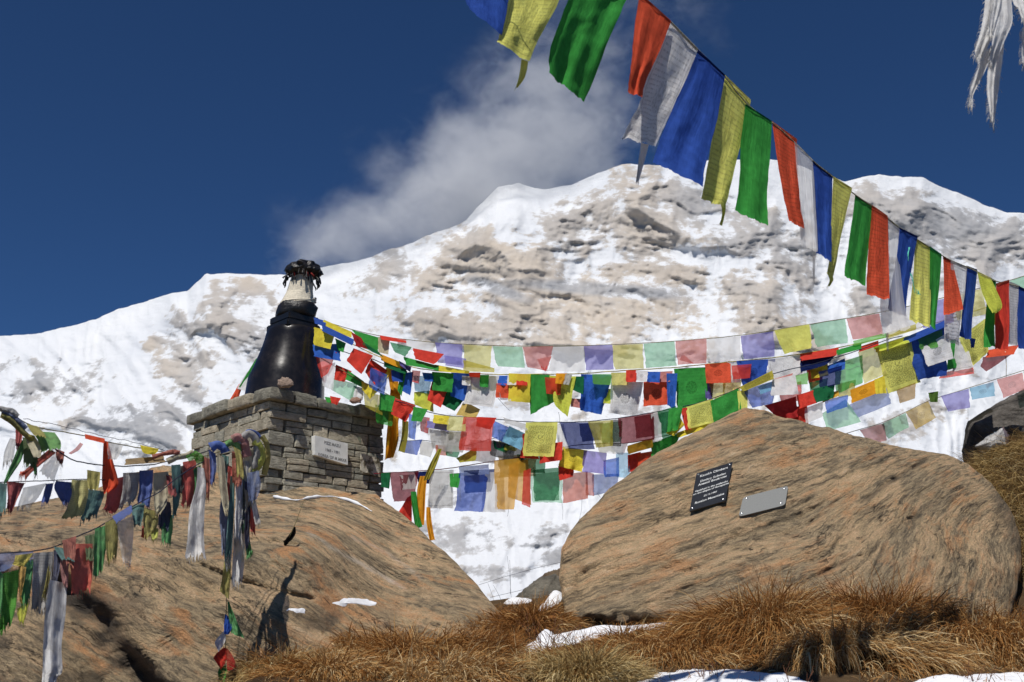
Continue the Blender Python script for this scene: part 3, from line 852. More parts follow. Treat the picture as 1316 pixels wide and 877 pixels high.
def zpx(py, y=None):
    return P(366, py, BY).z
BY = PC.y - 0.06
BB = P(366.0, 497, BY)
BX = BB.x
Z0 = ZTOP
H_top = zpx(337) - Z0
def lean(z):
    t = z / H_top
    return (0.030 * t + 0.105 * max(0, t) ** 1.8, 0.0)
MPP = BY / F / 0.955
def build_stupa():
    root = empty("bell_chorten", (BX, BY, Z0))
    tag(root, "glossy black bell shaped chorten with cream wrapped neck and black finial", "chorten")
    c = (BX, BY, Z0)
    zs = lambda py: zpx(py) - Z0
    r = lambda w: w * MPP / 2
    mb = MB()
    prof = [(r(102), -.005), (r(101), .015), (r(95.5), zs(489)), (r(87.5), zs(478)), (r(80.5), zs(466)), (r(75), zs(456)), (r(70.5), zs(447)), (r(68), zs(440)), (r(66.5), zs(434)), (r(65.5), zs(430)), (r(63), zs(427)), (r(60), zs(425)), (r(20), zs(424))]
    lathe(mb, prof, c, lean, 96)
    adopt(mb.build("bell", M_BLK), root)
    # two square slabs, corner towards the viewer
    Mr = lambda deg: np.array(Matrix.Rotation(math.radians(deg), 3, 'Z'))
    def slab(name, py0, py1, side, mat):
        m = bmesh.new(); bmesh.ops.create_cube(m, size=1)
        z0, z1 = zs(py1), zs(py0)
        for v in m.verts: v.co = Vector((v.co.x * side, v.co.y * side, v.co.z * (z1 - z0)))
        bmesh.ops.bevel(m, geom=m.edges[:], offset=0.012, segments=2, affect='EDGES')
        me = bpy.data.meshes.new(name); m.to_mesh(me); m.free()
        L = lean((z0 + z1) / 2)
        me.transform(Matrix.Translation((c[0] + L[0], c[1] + L[1], c[2] + (z0 + z1) / 2)) @ Matrix.Rotation(math.radians(44), 4, 'Z'))
        return adopt(link(name, me, mat), root)
    slab("square_tier", 419, 428, r(100), M_BLK2)
    slab("square_tier", 409, 418.5, r(92), M_BLK2)
    mb = MB()
    lathe(mb, [(r(46), zs(410)), (r(51), zs(406)), (r(50), zs(401)), (r(50), zs(396)), (r(44), zs(392)), (r(30), zs(389))], c, lean, 60, .16, 4)
    adopt(mb.build("upper_dome", M_BLK2), root)
    mb = MB()
    prof = [(r(50), zs(399)), (r(48), zs(394)), (r(44), zs(388)), (r(39.5), zs(382)), (r(36), zs(377)), (r(34), zs(370)), (r(32), zs(363)), (r(30), zs(358)), (r(28), zs(353))]
    fine = []
    for (r0, z0), (r1, z1) in zip(prof[:-1], prof[1:]):
        for t in np.linspace(0, 1, 6, endpoint=False):
            zz = z0 + (z1 - z0) * t; fine.append(((r0 + (r1 - r0) * t) * .94 + .0012 * math.sin(zz * 260), zz))
    fine.append(prof[-1])
    lathe(mb, fine, c, lean, 60, .05, 9)
    adopt(mb.build("cloth_wrapping", M_WRAP), root)
    # a white sash wound askew round the neck, its ends trailing down the far side
    mb = MB()
    a = np.linspace(0, 2 * math.pi * 1.02, 70)
    pts = []
    for t in a:
        zz = zs(389) + .055 * math.cos(t - 1.2); L = lean(zz)
        rr = r(43) * (1.0 + .05 * math.sin(3 * t))
        pts.append((c[0] + L[0] + rr * math.cos(t), c[1] + L[1] + rr * math.sin(t), c[2] + zz))
    for dz in (-.014, .004, .02):
        mb.tube([(x, y, z + dz + .006 * math.sin(9 * i / 70 + dz * 90)) for i, (x, y, z) in enumerate(pts)], .009, 8)
    adopt(mb.build("white_sash", M_WRAP), root)
    # crumpled black finial with knotted tassels
    mb = MB()
    R0 = r(47)
    th = np.linspace(0, math.pi, 34)
    zc = zs(348); L = lean(zc)
    prof = [(max(.002, R0 * math.sin(t) ** .75), zc - (zs(336) - zs(357)) / 2 * math.cos(t)) for t in th]
    lathe(mb, prof, c, lean, 90, .36, 21)
    adopt(mb.build("finial", M_BLK2), root)
    rs = random.Random(3)
    mb = MB()
    for i in range(34):
        t = i / 34 * 2 * math.pi + rs.uniform(-.1, .1)
        zz = zs(356 + rs.uniform(-4, 3)); L = lean(zz)
        l = rs.uniform(.04, .12); ou = rs.uniform(.0, .05)
        rr = R0 * rs.uniform(.72, .95)
        p0 = Vector((c[0] + L[0] + rr * math.cos(t), c[1] + L[1] + rr * math.sin(t), c[2] + zz))
        d = Vector((math.cos(t), math.sin(t), 0))
        mb.tube([p0, p0 + d * ou * .6 + Vector((0, 0, -l * .35)), p0 + d * ou + Vector((rs.uniform(-.01, .01), 0, -l * .8)), p0 + d * ou * 1.05 + Vector((0, 0, -l))], [.008, .007, .009, .004], 6)
    adopt(mb.build("tassels", M_BLK2), root)
    mb = MB()
    for t0, dx in ((-1.2, 0), (-.9, .02), (-2.1, -.01)):
        zz = zs(354); L = lean(zz)
        p0 = Vector((c[0] + L[0] + R0 * .8 * math.cos(t0), c[1] + R0 * .8 * math.sin(t0), c[2] + zz))
        mb.tube([p0, p0 + Vector((.02, -.02, -.03)), p0 + Vector((.03 + dx, -.02, -.06))], .009, 6)
    adopt(mb.build("red_thread", mat_simple("dark_red_thread", (.22, .03, .025), .8, .1)), root)
    return root
STUPA = build_stupa()
o = simple_rock("pebble", [(356, 496), (357, 489), (362, 485), (369, 485), (375, 488), (378, 495), (372, 499), (360, 499)], (367, 493), PD - .02, .05, .06, mat_plain_rock("pink_pebble_rock", (.40, .29, .22), (.50, .37, .29), (.56, .44, .36), 12), "small pinkish pebble lying on the plinth coping before the bell", 71, 60, 30, .15)
o["category"] = "pebble"; o["group"] = "pebbles on the plinth"
o = simple_rock("pebble", [(449, 515), (452, 511), (459, 510), (465, 513), (464, 518), (452, 519)], (457, 515), 9.95, .04, .05, mat_plain_rock("red_pebble_rock", (.36, .19, .13), (.46, .26, .18), (.50, .34, .26), 12), "small reddish pebble on the coping below the pale green flag", 72, 60, 30, .15)
o["category"] = "pebble"; o["group"] = "pebbles on the plinth"

# ------------------------------------------------------------------ plates with lettering
def text_mesh(lines, size, align='CENTER', gap=1.25, sizes=None):
    V = []; Fc = []; off = 0; y = 0
    for i, t in enumerate(lines):
        sc = (sizes[i] if sizes else 1.0)
        cu = bpy.data.curves.new("txt", 'FONT'); cu.body = t; cu.size = size * sc; cu.align_x = align; cu.extrude = 0.0006; cu.resolution_u = 3
        cu.offset = size * .012
        ob = bpy.data.objects.new("txt", cu); COL.objects.link(ob)
        dg = bpy.context.evaluated_depsgraph_get()
        me = bpy.data.meshes.new_from_object(ob.evaluated_get(dg))
        n = len(me.vertices); co = np.zeros(n * 3, np.float32); me.vertices.foreach_get("co", co); co = co.reshape(-1, 3)
        if n: co[:, 1] += y
        V.append(co); Fc += [[k + off for k in p.vertices] for p in me.polygons]; off += n
        y -= size * gap * max(sc, .8)
        bpy.data.objects.remove(ob); bpy.data.meshes.remove(me); bpy.data.curves.remove(cu)
    return np.concatenate(V), Fc, y
def plate_frame(tl, tr, bl):
    ex = (tr - tl); ey = (tl - bl); n = ex.cross(ey).normalized()
    return ex, ey, n
def plate(name, corners, thick, mat, rad, root, seg=5):
    """Thin plate over a (slightly skewed) quad, corners TL TR BR BL, with rounded corners."""
    tl, tr, br, bl = corners
    nrm = (tr - tl).cross(tl - bl).normalized()
    if nrm.y > 0: nrm = -nrm
    pts = []
    for cn, pv, nx in ((tl, bl, tr), (tr, tl, br), (br, tr, bl), (bl, br, tl)):
        d1 = (pv - cn).normalized() * rad; d2 = (nx - cn).normalized() * rad
        for i in range(seg):
            t = i / (seg - 1)
            pts.append(cn + d1 * (1 - t) ** 2 + d2 * t ** 2)
    b = bmesh.new()
    f0 = [b.verts.new(p + nrm * thick) for p in pts]; f1 = [b.verts.new(p - nrm * thick * .2) for p in pts]
    b.faces.new(f0); b.faces.new(f1[::-1])
    for i in range(len(pts)):
        j = (i + 1) % len(pts); b.faces.new((f0[i], f1[i], f1[j], f0[j]))
    bmesh.ops.recalc_face_normals(b, faces=b.faces[:])
    me = bpy.data.meshes.new(name); b.to_mesh(me); b.free()
    o = link(name, me, mat); adopt(o, root)
    return nrm
def put_text(root, name, lines, sizes, corners, nrm, lift, mat, size, x0, y0, gap=1.25, align='CENTER', wid=None):
    """Lettering laid on the plate: x along the top edge, y along the left edge."""
    tl, tr, br, bl = corners
    V, Fc, _ = text_mesh(lines, size, align, gap, sizes)
    ex = (tr - tl); ey = (tl - bl)
    L = ex.length
    eh = ey.length
    exn = ex.normalized(); eyn = ey.normalized()
    P0 = tl + ex * x0 - ey * y0
    vs = [list(P0 + exn * float(v[0]) + eyn * float(v[1]) + nrm * (lift + float(v[2]))) for v in V]
    me = bpy.data.meshes.new(name); me.from_pydata(vs, [], Fc); me.update()
    adopt(link(name, me, mat), root)
M_PLQ = mat_simple("black_polished_slate", (.016, .018, .023), .28, .5, 40, .2, .05, .003)
M_LET = mat_simple("white_engraved_letters", (.62, .63, .62), .7, .2)
M_STEEL = mat_simple("brushed_grey_steel", (.25, .255, .245), .5, .5, 220, .12, .3, .002, Metallic=.35)
M_BOLT = mat_simple("bright_bolt_steel", (.8, .8, .78), .22, .5, 60, .05, .05, .002, Metallic=.9)
M_MARB = mat_simple("white_marble", (.78, .78, .75), .55, .3, 12, .1, .2, .006)
def ray_hit(obj, px, py):
    dg = bpy.context.evaluated_depsgraph_get()
    org = Vector((0, 0, CZ)); d = (P(px, py, 5.0) - org).normalized()
    ok, loc, nn, fi = obj.ray_cast(org, d)
    return loc if ok else None
def rock_plane(px4, obj, out=.02):
    """Fit the plate to the boulder behind its four corners."""
    pts = []
    cx = sum(p[0] for p in px4) / 4; cy = sum(p[1] for p in px4) / 4
    smp = []
    for u in np.linspace(.0, 1, 6):
        for v in np.linspace(.0, 1, 6):
            x = (px4[0][0] * (1 - u) + px4[1][0] * u) * (1 - v) + (px4[3][0] * (1 - u) + px4[2][0] * u) * v
            y = (px4[0][1] * (1 - u) + px4[1][1] * u) * (1 - v) + (px4[3][1] * (1 - u) + px4[2][1] * u) * v
            h = ray_hit(obj, x, y)
            if h: smp.append(list(h))
    S = np.array(smp)
    A = np.c_[S[:, 0], S[:, 2], np.ones(len(S))]
    k, *_ = np.linalg.lstsq(A, S[:, 1], rcond=None)
    res = (S[:, 1] - A @ k).min()
    out = -res * .55 + out
    r = []
    for x, y in px4:
        lo, hi = 3.0, 14.0
        for _ in range(60):
            m = (lo + hi) / 2; p = P(x, y, m)
            if p.y < k[0] * p.x + k[1] * p.z + k[2] - out: lo = m
            else: hi = m
        r.append(P(x, y, lo))
    return r
bpy.context.view_layer.update()
def bolt(root, p, nrm, r=.011):
    m = bmesh.new(); bmesh.ops.create_uvsphere(m, u_segments=14, v_segments=8, radius=r)
    me = bpy.data.meshes.new("bolt"); m.to_mesh(me); m.free()
    me.transform(Matrix.Translation(p + nrm * .006) @ nrm.to_track_quat('Z', 'Y').to_matrix().to_4x4() @ Matrix.Diagonal((1, 1, .6, 1)))
    for pl in me.polygons: pl.use_smooth = True
    adopt(link("bolt", me, M_BOLT), root)
def lerp4(c, u, v):
    return (c[0] * (1 - u) + c[1] * u) * (1 - v) + (c[3] * (1 - u) + c[2] * u) * v
q = rock_plane([(895, 610), (941.5, 595), (932, 645), (886, 658.5)], RB)
rt = empty("memorial_plaque", q[3]); tag(rt, "black slanted memorial plaque with white lettering on the tan boulder", "plaque")
nr = plate("slab", q, .010, M_PLQ, .004, rt)
wq = (q[1] - q[0]).length; hq = (q[0] - q[3]).length
put_text(rt, "lettering", ["Kazakh Climbers", "", "Dmitry Sobolev", "Anatoli Boukreev", "", "Vanished in the avalanche", "on the slopes of Annapurna", "", "25.12.1997", "", "Russian Mountains"], [1.12, .35, 1.1, 1.1, .3, .86, .86, .3, .8, .5, 1.05], q, nr, .0115, M_LET, hq * .075, .5, .15, 1.05)
for u, v in ((.07, .06), (.93, .06), (.93, .95), (.07, .95)): bolt(rt, lerp4(q, u, v) + nr * .006, nr, .008)
q = rock_plane([(955, 640), (1013, 625), (1009, 650), (949, 665)], RB, .012)
rt = empty("memorial_plate", q[3]); tag(rt, "small grey steel plate bolted beside the black plaque", "plaque")
nr = plate("metal_sheet", q, .005, M_STEEL, .035, rt)
for u, v in ((.09, .13), (.92, .12), (.90, .85), (.06, .88)): bolt(rt, lerp4(q, u, v), nr, .010)
# white sign let into the plinth
nU = -AW
sgn = [(404, 560), (446, 570.5), (446, 598), (404, 585)]
def on_face(px, py, out):
    lo, hi = 6.0, 14.0
    for _ in range(60):
        m = (lo + hi) / 2; p = P(px, py, m)
        if (p - C0).dot(AW) < -out: lo = m
        else: hi = m
    return P(px, py, lo)
q = [on_face(x, y, .05) for x, y in sgn]
rt = empty("memorial_sign", q[3]); tag(rt, "small white marble sign set in the plinth stones", "sign")
nr = plate("marble_slab", q, .012, M_MARB, .006, rt)
b = plate("marble_edge", [p - nr * .04 for p in q], .036, M_MARB, .006, rt)
put_text(rt, "lettering", ["PIZZ MAZU", "1969 - 1991", "KOREA OF M MKKR"], [1.0, .95, 1.0], q, nr, .0135, mat_simple("grey_letters", (.30, .30, .29), .8, .1), .036, .52, .30, 1.75)
# whitewashed remains of a second sign
q = [on_face(x, y, .045) for x, y in [(463, 583), (488, 590), (488, 614), (463, 606)]]
rt2 = empty("plaster_patch", q[3]); tag(rt2, "weathered pale plaster patch at the far edge of the plinth face", "patch")
def mat_plaster():
    s = N("flaking_plaster")
    co = s.coord('Object')
    n = s.noise(co, 14, 7, .7)
    c = s.mix(s.ramp(n, [(.46, 0.), (.54, 1.)]), (.58, .54, .44), (.17, .145, .10))
    s.bsdf(c, .9, .1, s.bump(n, .8, .02)); return s.m
plate("plaster", q, .012, mat_plaster(), .01, rt2)
# ------------------------------------------------------------------ prayer flag cloth
CLR = {  # cloth dyes
    'blue': (0.04, 0.1, 0.42), 'royal blue': (0.045, 0.14, 0.55), 'navy': (0.012, 0.022, 0.10), 'light blue': (0.22, 0.48, 0.66), 'violet': (0.24, 0.22, 0.52), 'purple': (0.17, 0.13, 0.42), 'slate blue': (0.19, 0.24, 0.42),
    'yellow': (0.82, 0.66, 0.07), 'lime': (0.7, 0.76, 0.11), 'lemon': (0.86, 0.84, 0.2), 'pale yellow': (0.66, 0.62, 0.22), 'olive': (0.42, 0.37, 0.06), 'cream': (0.60, 0.54, 0.36), 'sand': (0.62, 0.45, 0.14), 'orange': (0.84, 0.36, 0.03),
    'amber': (0.72, 0.4, 0.05), 'brown': (0.32, 0.20, 0.06),
    'green': (0.055, 0.34, 0.065), 'dark green': (0.02, 0.15, 0.06), 'pale green': (0.3, 0.56, 0.38), 'teal': (0.05, 0.19, 0.18), 'olive green': (0.08, 0.15, 0.03), 'leaf green': (0.14, 0.4, 0.08),
    'red': (0.7, 0.065, 0.045), 'orange red': (0.78, 0.115, 0.055), 'pink': (0.60, 0.25, 0.23), 'maroon': (0.13, 0.012, 0.018), 'dark red': (0.4, 0.03, 0.03), 'brick red': (0.46, 0.13, 0.08), 'rust': (0.46, 0.11, 0.06),
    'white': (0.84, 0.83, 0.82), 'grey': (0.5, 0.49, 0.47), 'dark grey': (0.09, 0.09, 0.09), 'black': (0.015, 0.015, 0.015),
}
_cm = {}
def cloth_mat(color, style=''):
    """style letters: s sheer, S very sheer, p printed with rows of script, P printed panel with frame, e pale centre emblem, d faded and dirty."""
    key = (color, style)
    if key in _cm: return _cm[key]
    s = N("cloth_" + color.replace(' ', '_') + ("_sheer" if 's' in style.lower() else "") + ("_printed" if 'p' in style.lower() else ""))
    base = CLR[color]
    if 'd' in style: base = tuple(b * .82 + .10 for b in base)
    uv = s.coord('UV'); co = s.coord('Object')
    sep = s.n('SeparateXYZ', i0=uv)
    U, V = sep.outputs[0], sep.outputs[1]
    mott = s.noise(co, 22, 5, .6)
    c = s.mix(s.ramp(mott, [(.35, 0.), (.65, 1.)]), tuple(b * .86 for b in base), tuple(min(.85, b * 1.1) for b in base))
    if 'd' in style:
        c = s.mix(s.ramp(s.noise(co, 14, 6, .7), [(.5, 0.), (.7, .45)]), c, (.16, .14, .11))
    if 'p' in style.lower():
        rows = 26.0 if 'p' in style else 20.0
        ln = s.math('SINE', s.math('MULTIPLY', V, rows * math.pi * 2))
        inrow = s.ramp(ln, [(.44, 0.), (.55, 1.)])
        cc = s.n('CombineXYZ', i0=s.math('MULTIPLY', U, 46.0), i1=s.math('MULTIPLY', s.math('FLOOR', s.math('MULTIPLY', V, rows)), 3.7), i2=0.0).outputs[0]
        gl = s.ramp(s.noise(cc, 1.0, 3, .7), [(.45, 0.), (.52, 1.)])
        ink = s.math('MULTIPLY', inrow, gl)
        du = s.math('ABSOLUTE', s.math('SUBTRACT', U, .5)); dv = s.math('ABSOLUTE', s.math('SUBTRACT', V, .5))
        mx = s.math('MAXIMUM', du, dv)
        inside = s.math('LESS_THAN', mx, .42 if 'p' in style else .40)
        ink = s.math('MULTIPLY', ink, inside)
        fr = s.math('MULTIPLY', s.math('GREATER_THAN', mx, .425), s.math('LESS_THAN', mx, .445))
        ink = s.math('MAXIMUM', ink, fr)
        if 'P' in style:
            ink = s.math('MULTIPLY', inside, s.ramp(s.noise(uv, 34, 4, .75), [(.44, 1.), (.56, .1)]))
        # a dense emblem in the middle
        ed = s.math('ADD', s.math('MULTIPLY', s.math('MULTIPLY', du, du), 22.0), s.math('MULTIPLY', s.math('MULTIPLY', dv, dv), 26.0))
        em = s.math('MULTIPLY', s.math('LESS_THAN', ed, .62), s.ramp(s.noise(uv, 24, 3, .6), [(.42, 1.), (.52, .15)]))
        ink = s.math('MAXIMUM', s.math('MULTIPLY', ink, s.math('GREATER_THAN', ed, .7)), em)
        amt = .34 if 'p' in style else .7
        c = s.mix(s.math('MULTIPLY', ink, amt), c, tuple(b * .16 + .012 for b in base))
    if 'e' in style:
        du = s.math('SUBTRACT', U, .5); dv = s.math('SUBTRACT', V, .5)
        ed = s.math('SQRT', s.math('ADD', s.math('MULTIPLY', du, du), s.math('MULTIPLY', dv, dv)))
        em = s.math('MULTIPLY', s.math('LESS_THAN', ed, .17), s.ramp(s.noise(uv, 20, 3, .6), [(.45, 1.), (.55, .3)]))
        txt = s.math('MULTIPLY', s.math('MULTIPLY', s.ramp(s.math('SINE', s.math('MULTIPLY', V, 75.0)), [(.5, 0.), (.6, .4)]), s.math('GREATER_THAN', ed, .22)), s.ramp(s.noise(s.mapping(uv, scale=(30, 12, 1)), 1.0, 3, .7), [(.45, 0.), (.55, 1.)]))
        em = s.math('MAXIMUM', em, txt)
        c = s.mix(s.math('MULTIPLY', em, .6), c, tuple(b * .3 for b in base))
    weave = s.n('TexWave', {'wave_type': 'BANDS', 'bands_direction': 'X'}, Vector=uv, Scale=60.0, Distortion=1.5)
    wr = s.noise(s.mapping(uv, scale=(5, 2.2, 1)), 2.2, 5, .6)
    nb = s.bump(s.math('ADD', wr, s.math('MULTIPLY', weave.outputs['Fac'], .03)), .5, .02)
    dif = s.n('BsdfDiffuse', Color=c, Normal=nb)
    trc = s.mix(.35, c, (1, 1, 1), 'MULTIPLY')
    tra = s.n('BsdfTranslucent', Color=c, Normal=nb)
    mx = s.n('MixShader', i0=.40, i1=dif, i2=tra)
    last = mx
    if 's' in style.lower():
        lum = min(1.0, .25 + 3.0 * max(base))
        tr = s.n('BsdfTransparent', Color=tuple(lum * (.5 + .5 * min(1, b / max(base))) for b in base))
        amt = .34 if 's' in style else .55
        f = s.math('ADD', amt, s.math('MULTIPLY', s.math('SUBTRACT', mott, .5), .35), clamp=True)
        if 'p' in style.lower(): f = s.math('MULTIPLY', f, s.math('SUBTRACT', 1.0, s.math('MULTIPLY', ink, .8)))
        last = s.n('MixShader', i0=f, i1=mx, i2=tr)
    s.t.links.new(last.outputs[0], s.out.inputs[0])
    _cm[key] = s.m
    return s.m

def cloth_mesh(name, rows, depth, mat, seed, nu=18, nv=26, wave=.10, fray=0.0, parent=None, curl=0.0, dz=(0, 0), knot=False):
    """Cloth through rows of (left x, left y, right x, right y) photo pixels from its header down; every vertex has its own distance.
    depth: function of pixel x, or number. dz: extra distance at the (left, right) lower corners."""
    R = np.array(rows, float)
    n = len(R)
    tv = np.linspace(0, 1, n); t = np.linspace(0, 1, nv)
    if n > 2:
        # Catmull-Rom through the rows
        idx = np.clip(t * (n - 1), 0, n - 1 - 1e-9); i = idx.astype(int); f = (idx - i)[:, None]
        g = lambda k: R[np.clip(k, 0, n - 1)]
        p0, p1, p2, p3 = g(i - 1), g(i), g(i + 1), g(i + 2)
        Q = .5 * ((2 * p1) + (-p0 + p2) * f + (2 * p0 - 5 * p1 + 4 * p2 - p3) * f ** 2 + (-p0 + 3 * p1 - 3 * p2 + p3) * f ** 3)
    else:
        Q = R[0] + (R[1] - R[0]) * t[:, None]
    u = np.linspace(0, 1, nu)[None, :]
    PX = Q[:, 0:1] * (1 - u) + Q[:, 2:3] * u
    PY = Q[:, 1:2] * (1 - u) + Q[:, 3:4] * u
    rs = np.random.RandomState(seed)
    V = np.repeat(t[:, None], nu, 1); U = np.repeat(u, nv, 0)
    d0 = depth if not callable(depth) else np.interp(U[0], [0, 1], [depth(R[0, 0]), depth(R[0, 2])])[None, :] + 0 * V
    d0 = d0 + 0 * V
    w_px = np.hypot(R[0, 2] - R[0, 0], R[0, 3] - R[0, 1]) + 1e-6; l_px = np.hypot(*(R[-1, :2] - R[0, :2])) + 1e-6
    mpp = float(np.mean(d0)) / F
    size = min(w_px, l_px) * mpp
    amp = wave * max(size, .05)
    k = rs.uniform(1.2, 2.4); ph = rs.uniform(0, 6.28); tw = rs.uniform(-1.5, 1.5)
    grow = (.15 + .85 * V ** .8)
    d = amp * grow * (np.sin(2 * math.pi * k * U + ph + tw * V) * .8 + .6 * np.sin(2 * math.pi * (.6 * k * U + .8 * V) + ph * 1.7))
    nz = fbm(np.stack([U * 3 + seed * 1.3, V * 3.2 * max(.6, min(3, l_px / w_px)), 0 * U + seed * .77], -1), 4, .55, seed=seed % 83)
    d = d + amp * 1.2 * grow * nz
    d = d + curl * size * (U - .5) ** 2 * 4 * V
    d = d + (dz[0] * (1 - U) + dz[1] * U) * V ** 1.2
    # small in-plane wander of the free edges
    e1 = fbm(np.stack([V * 5 + seed, 0 * V + 3.3, U * 1.5], -1), 3, seed=seed % 71)
    PX = PX + e1 * w_px * .06 * grow
    PY = PY + fbm(np.stack([U * 4 + seed, V, 0 * V], -1), 3, seed=seed % 67) * l_px * .018 * grow
    if fray:
        jag = fbm(np.stack([U * 9 + seed, 0 * U, 0 * U], -1), 4, .75, seed=seed % 61)
        j2 = (rs.rand(nu) - .5)[None, :]
        PY = PY + (jag * 1.6 + j2 * .8) * fray * l_px * V ** 6 * .30
        PX = PX + (rs.rand(nv, nu) - .5) * fray * 1.5 * V ** 2
    pts = Pn(PX, PY, d0 + d)
    uvs = np.stack([U, 1 - V], -1).reshape(-1, 2)
    return mesh_np(name, pts, grid_faces(nv, nu), mat, parent, True, uvs=uvs)

def threads(mb, rows, depth, seed, n=14, L=8):
    """Loose frayed threads along a cloth's lower edge."""
    rs = random.Random(seed)
    x0, y0, x1, y1 = rows[-1]
    for i in range(n):
        u = rs.random(); x = x0 + (x1 - x0) * u; y = y0 + (y1 - y0) * u - 2
        d = depth if not callable(depth) else depth(x)
        l = L * rs.uniform(.3, 1.1); dx = rs.uniform(-.35, .35) * l
        mb.tube([P(x, y, d), P(x + dx * .4, y + l * .5, d + .003), P(x + dx, y + l, d - .004)], [.0009, .0008, .0004], 4)

ORD = ["first", "second", "third", "fourth", "fifth", "sixth", "seventh", "eighth", "ninth", "tenth", "eleventh", "twelfth", "thirteenth", "fourteenth", "fifteenth", "sixteenth", "seventeenth", "eighteenth", "nineteenth", "twentieth"]
def label_string(items, noun, place, ref):
    """items: (colour words, look words). Singles each flag out by look, else by its rank among its colour."""
    cnt = {}
    for c, l in items: cnt[(c, l)] = cnt.get((c, l), 0) + 1
    seen = {}; out = []
    for c, l in items:
        k = (c, l); seen[k] = seen.get(k, 0) + 1
        look = (l + " " if l else "") + c
        if cnt[k] == 1: out.append(f"the only {look} {noun} {place}")
        else: out.append(f"{look} {noun} {place}, {ORD[seen[k] - 1]} such from {ref}")
    return out

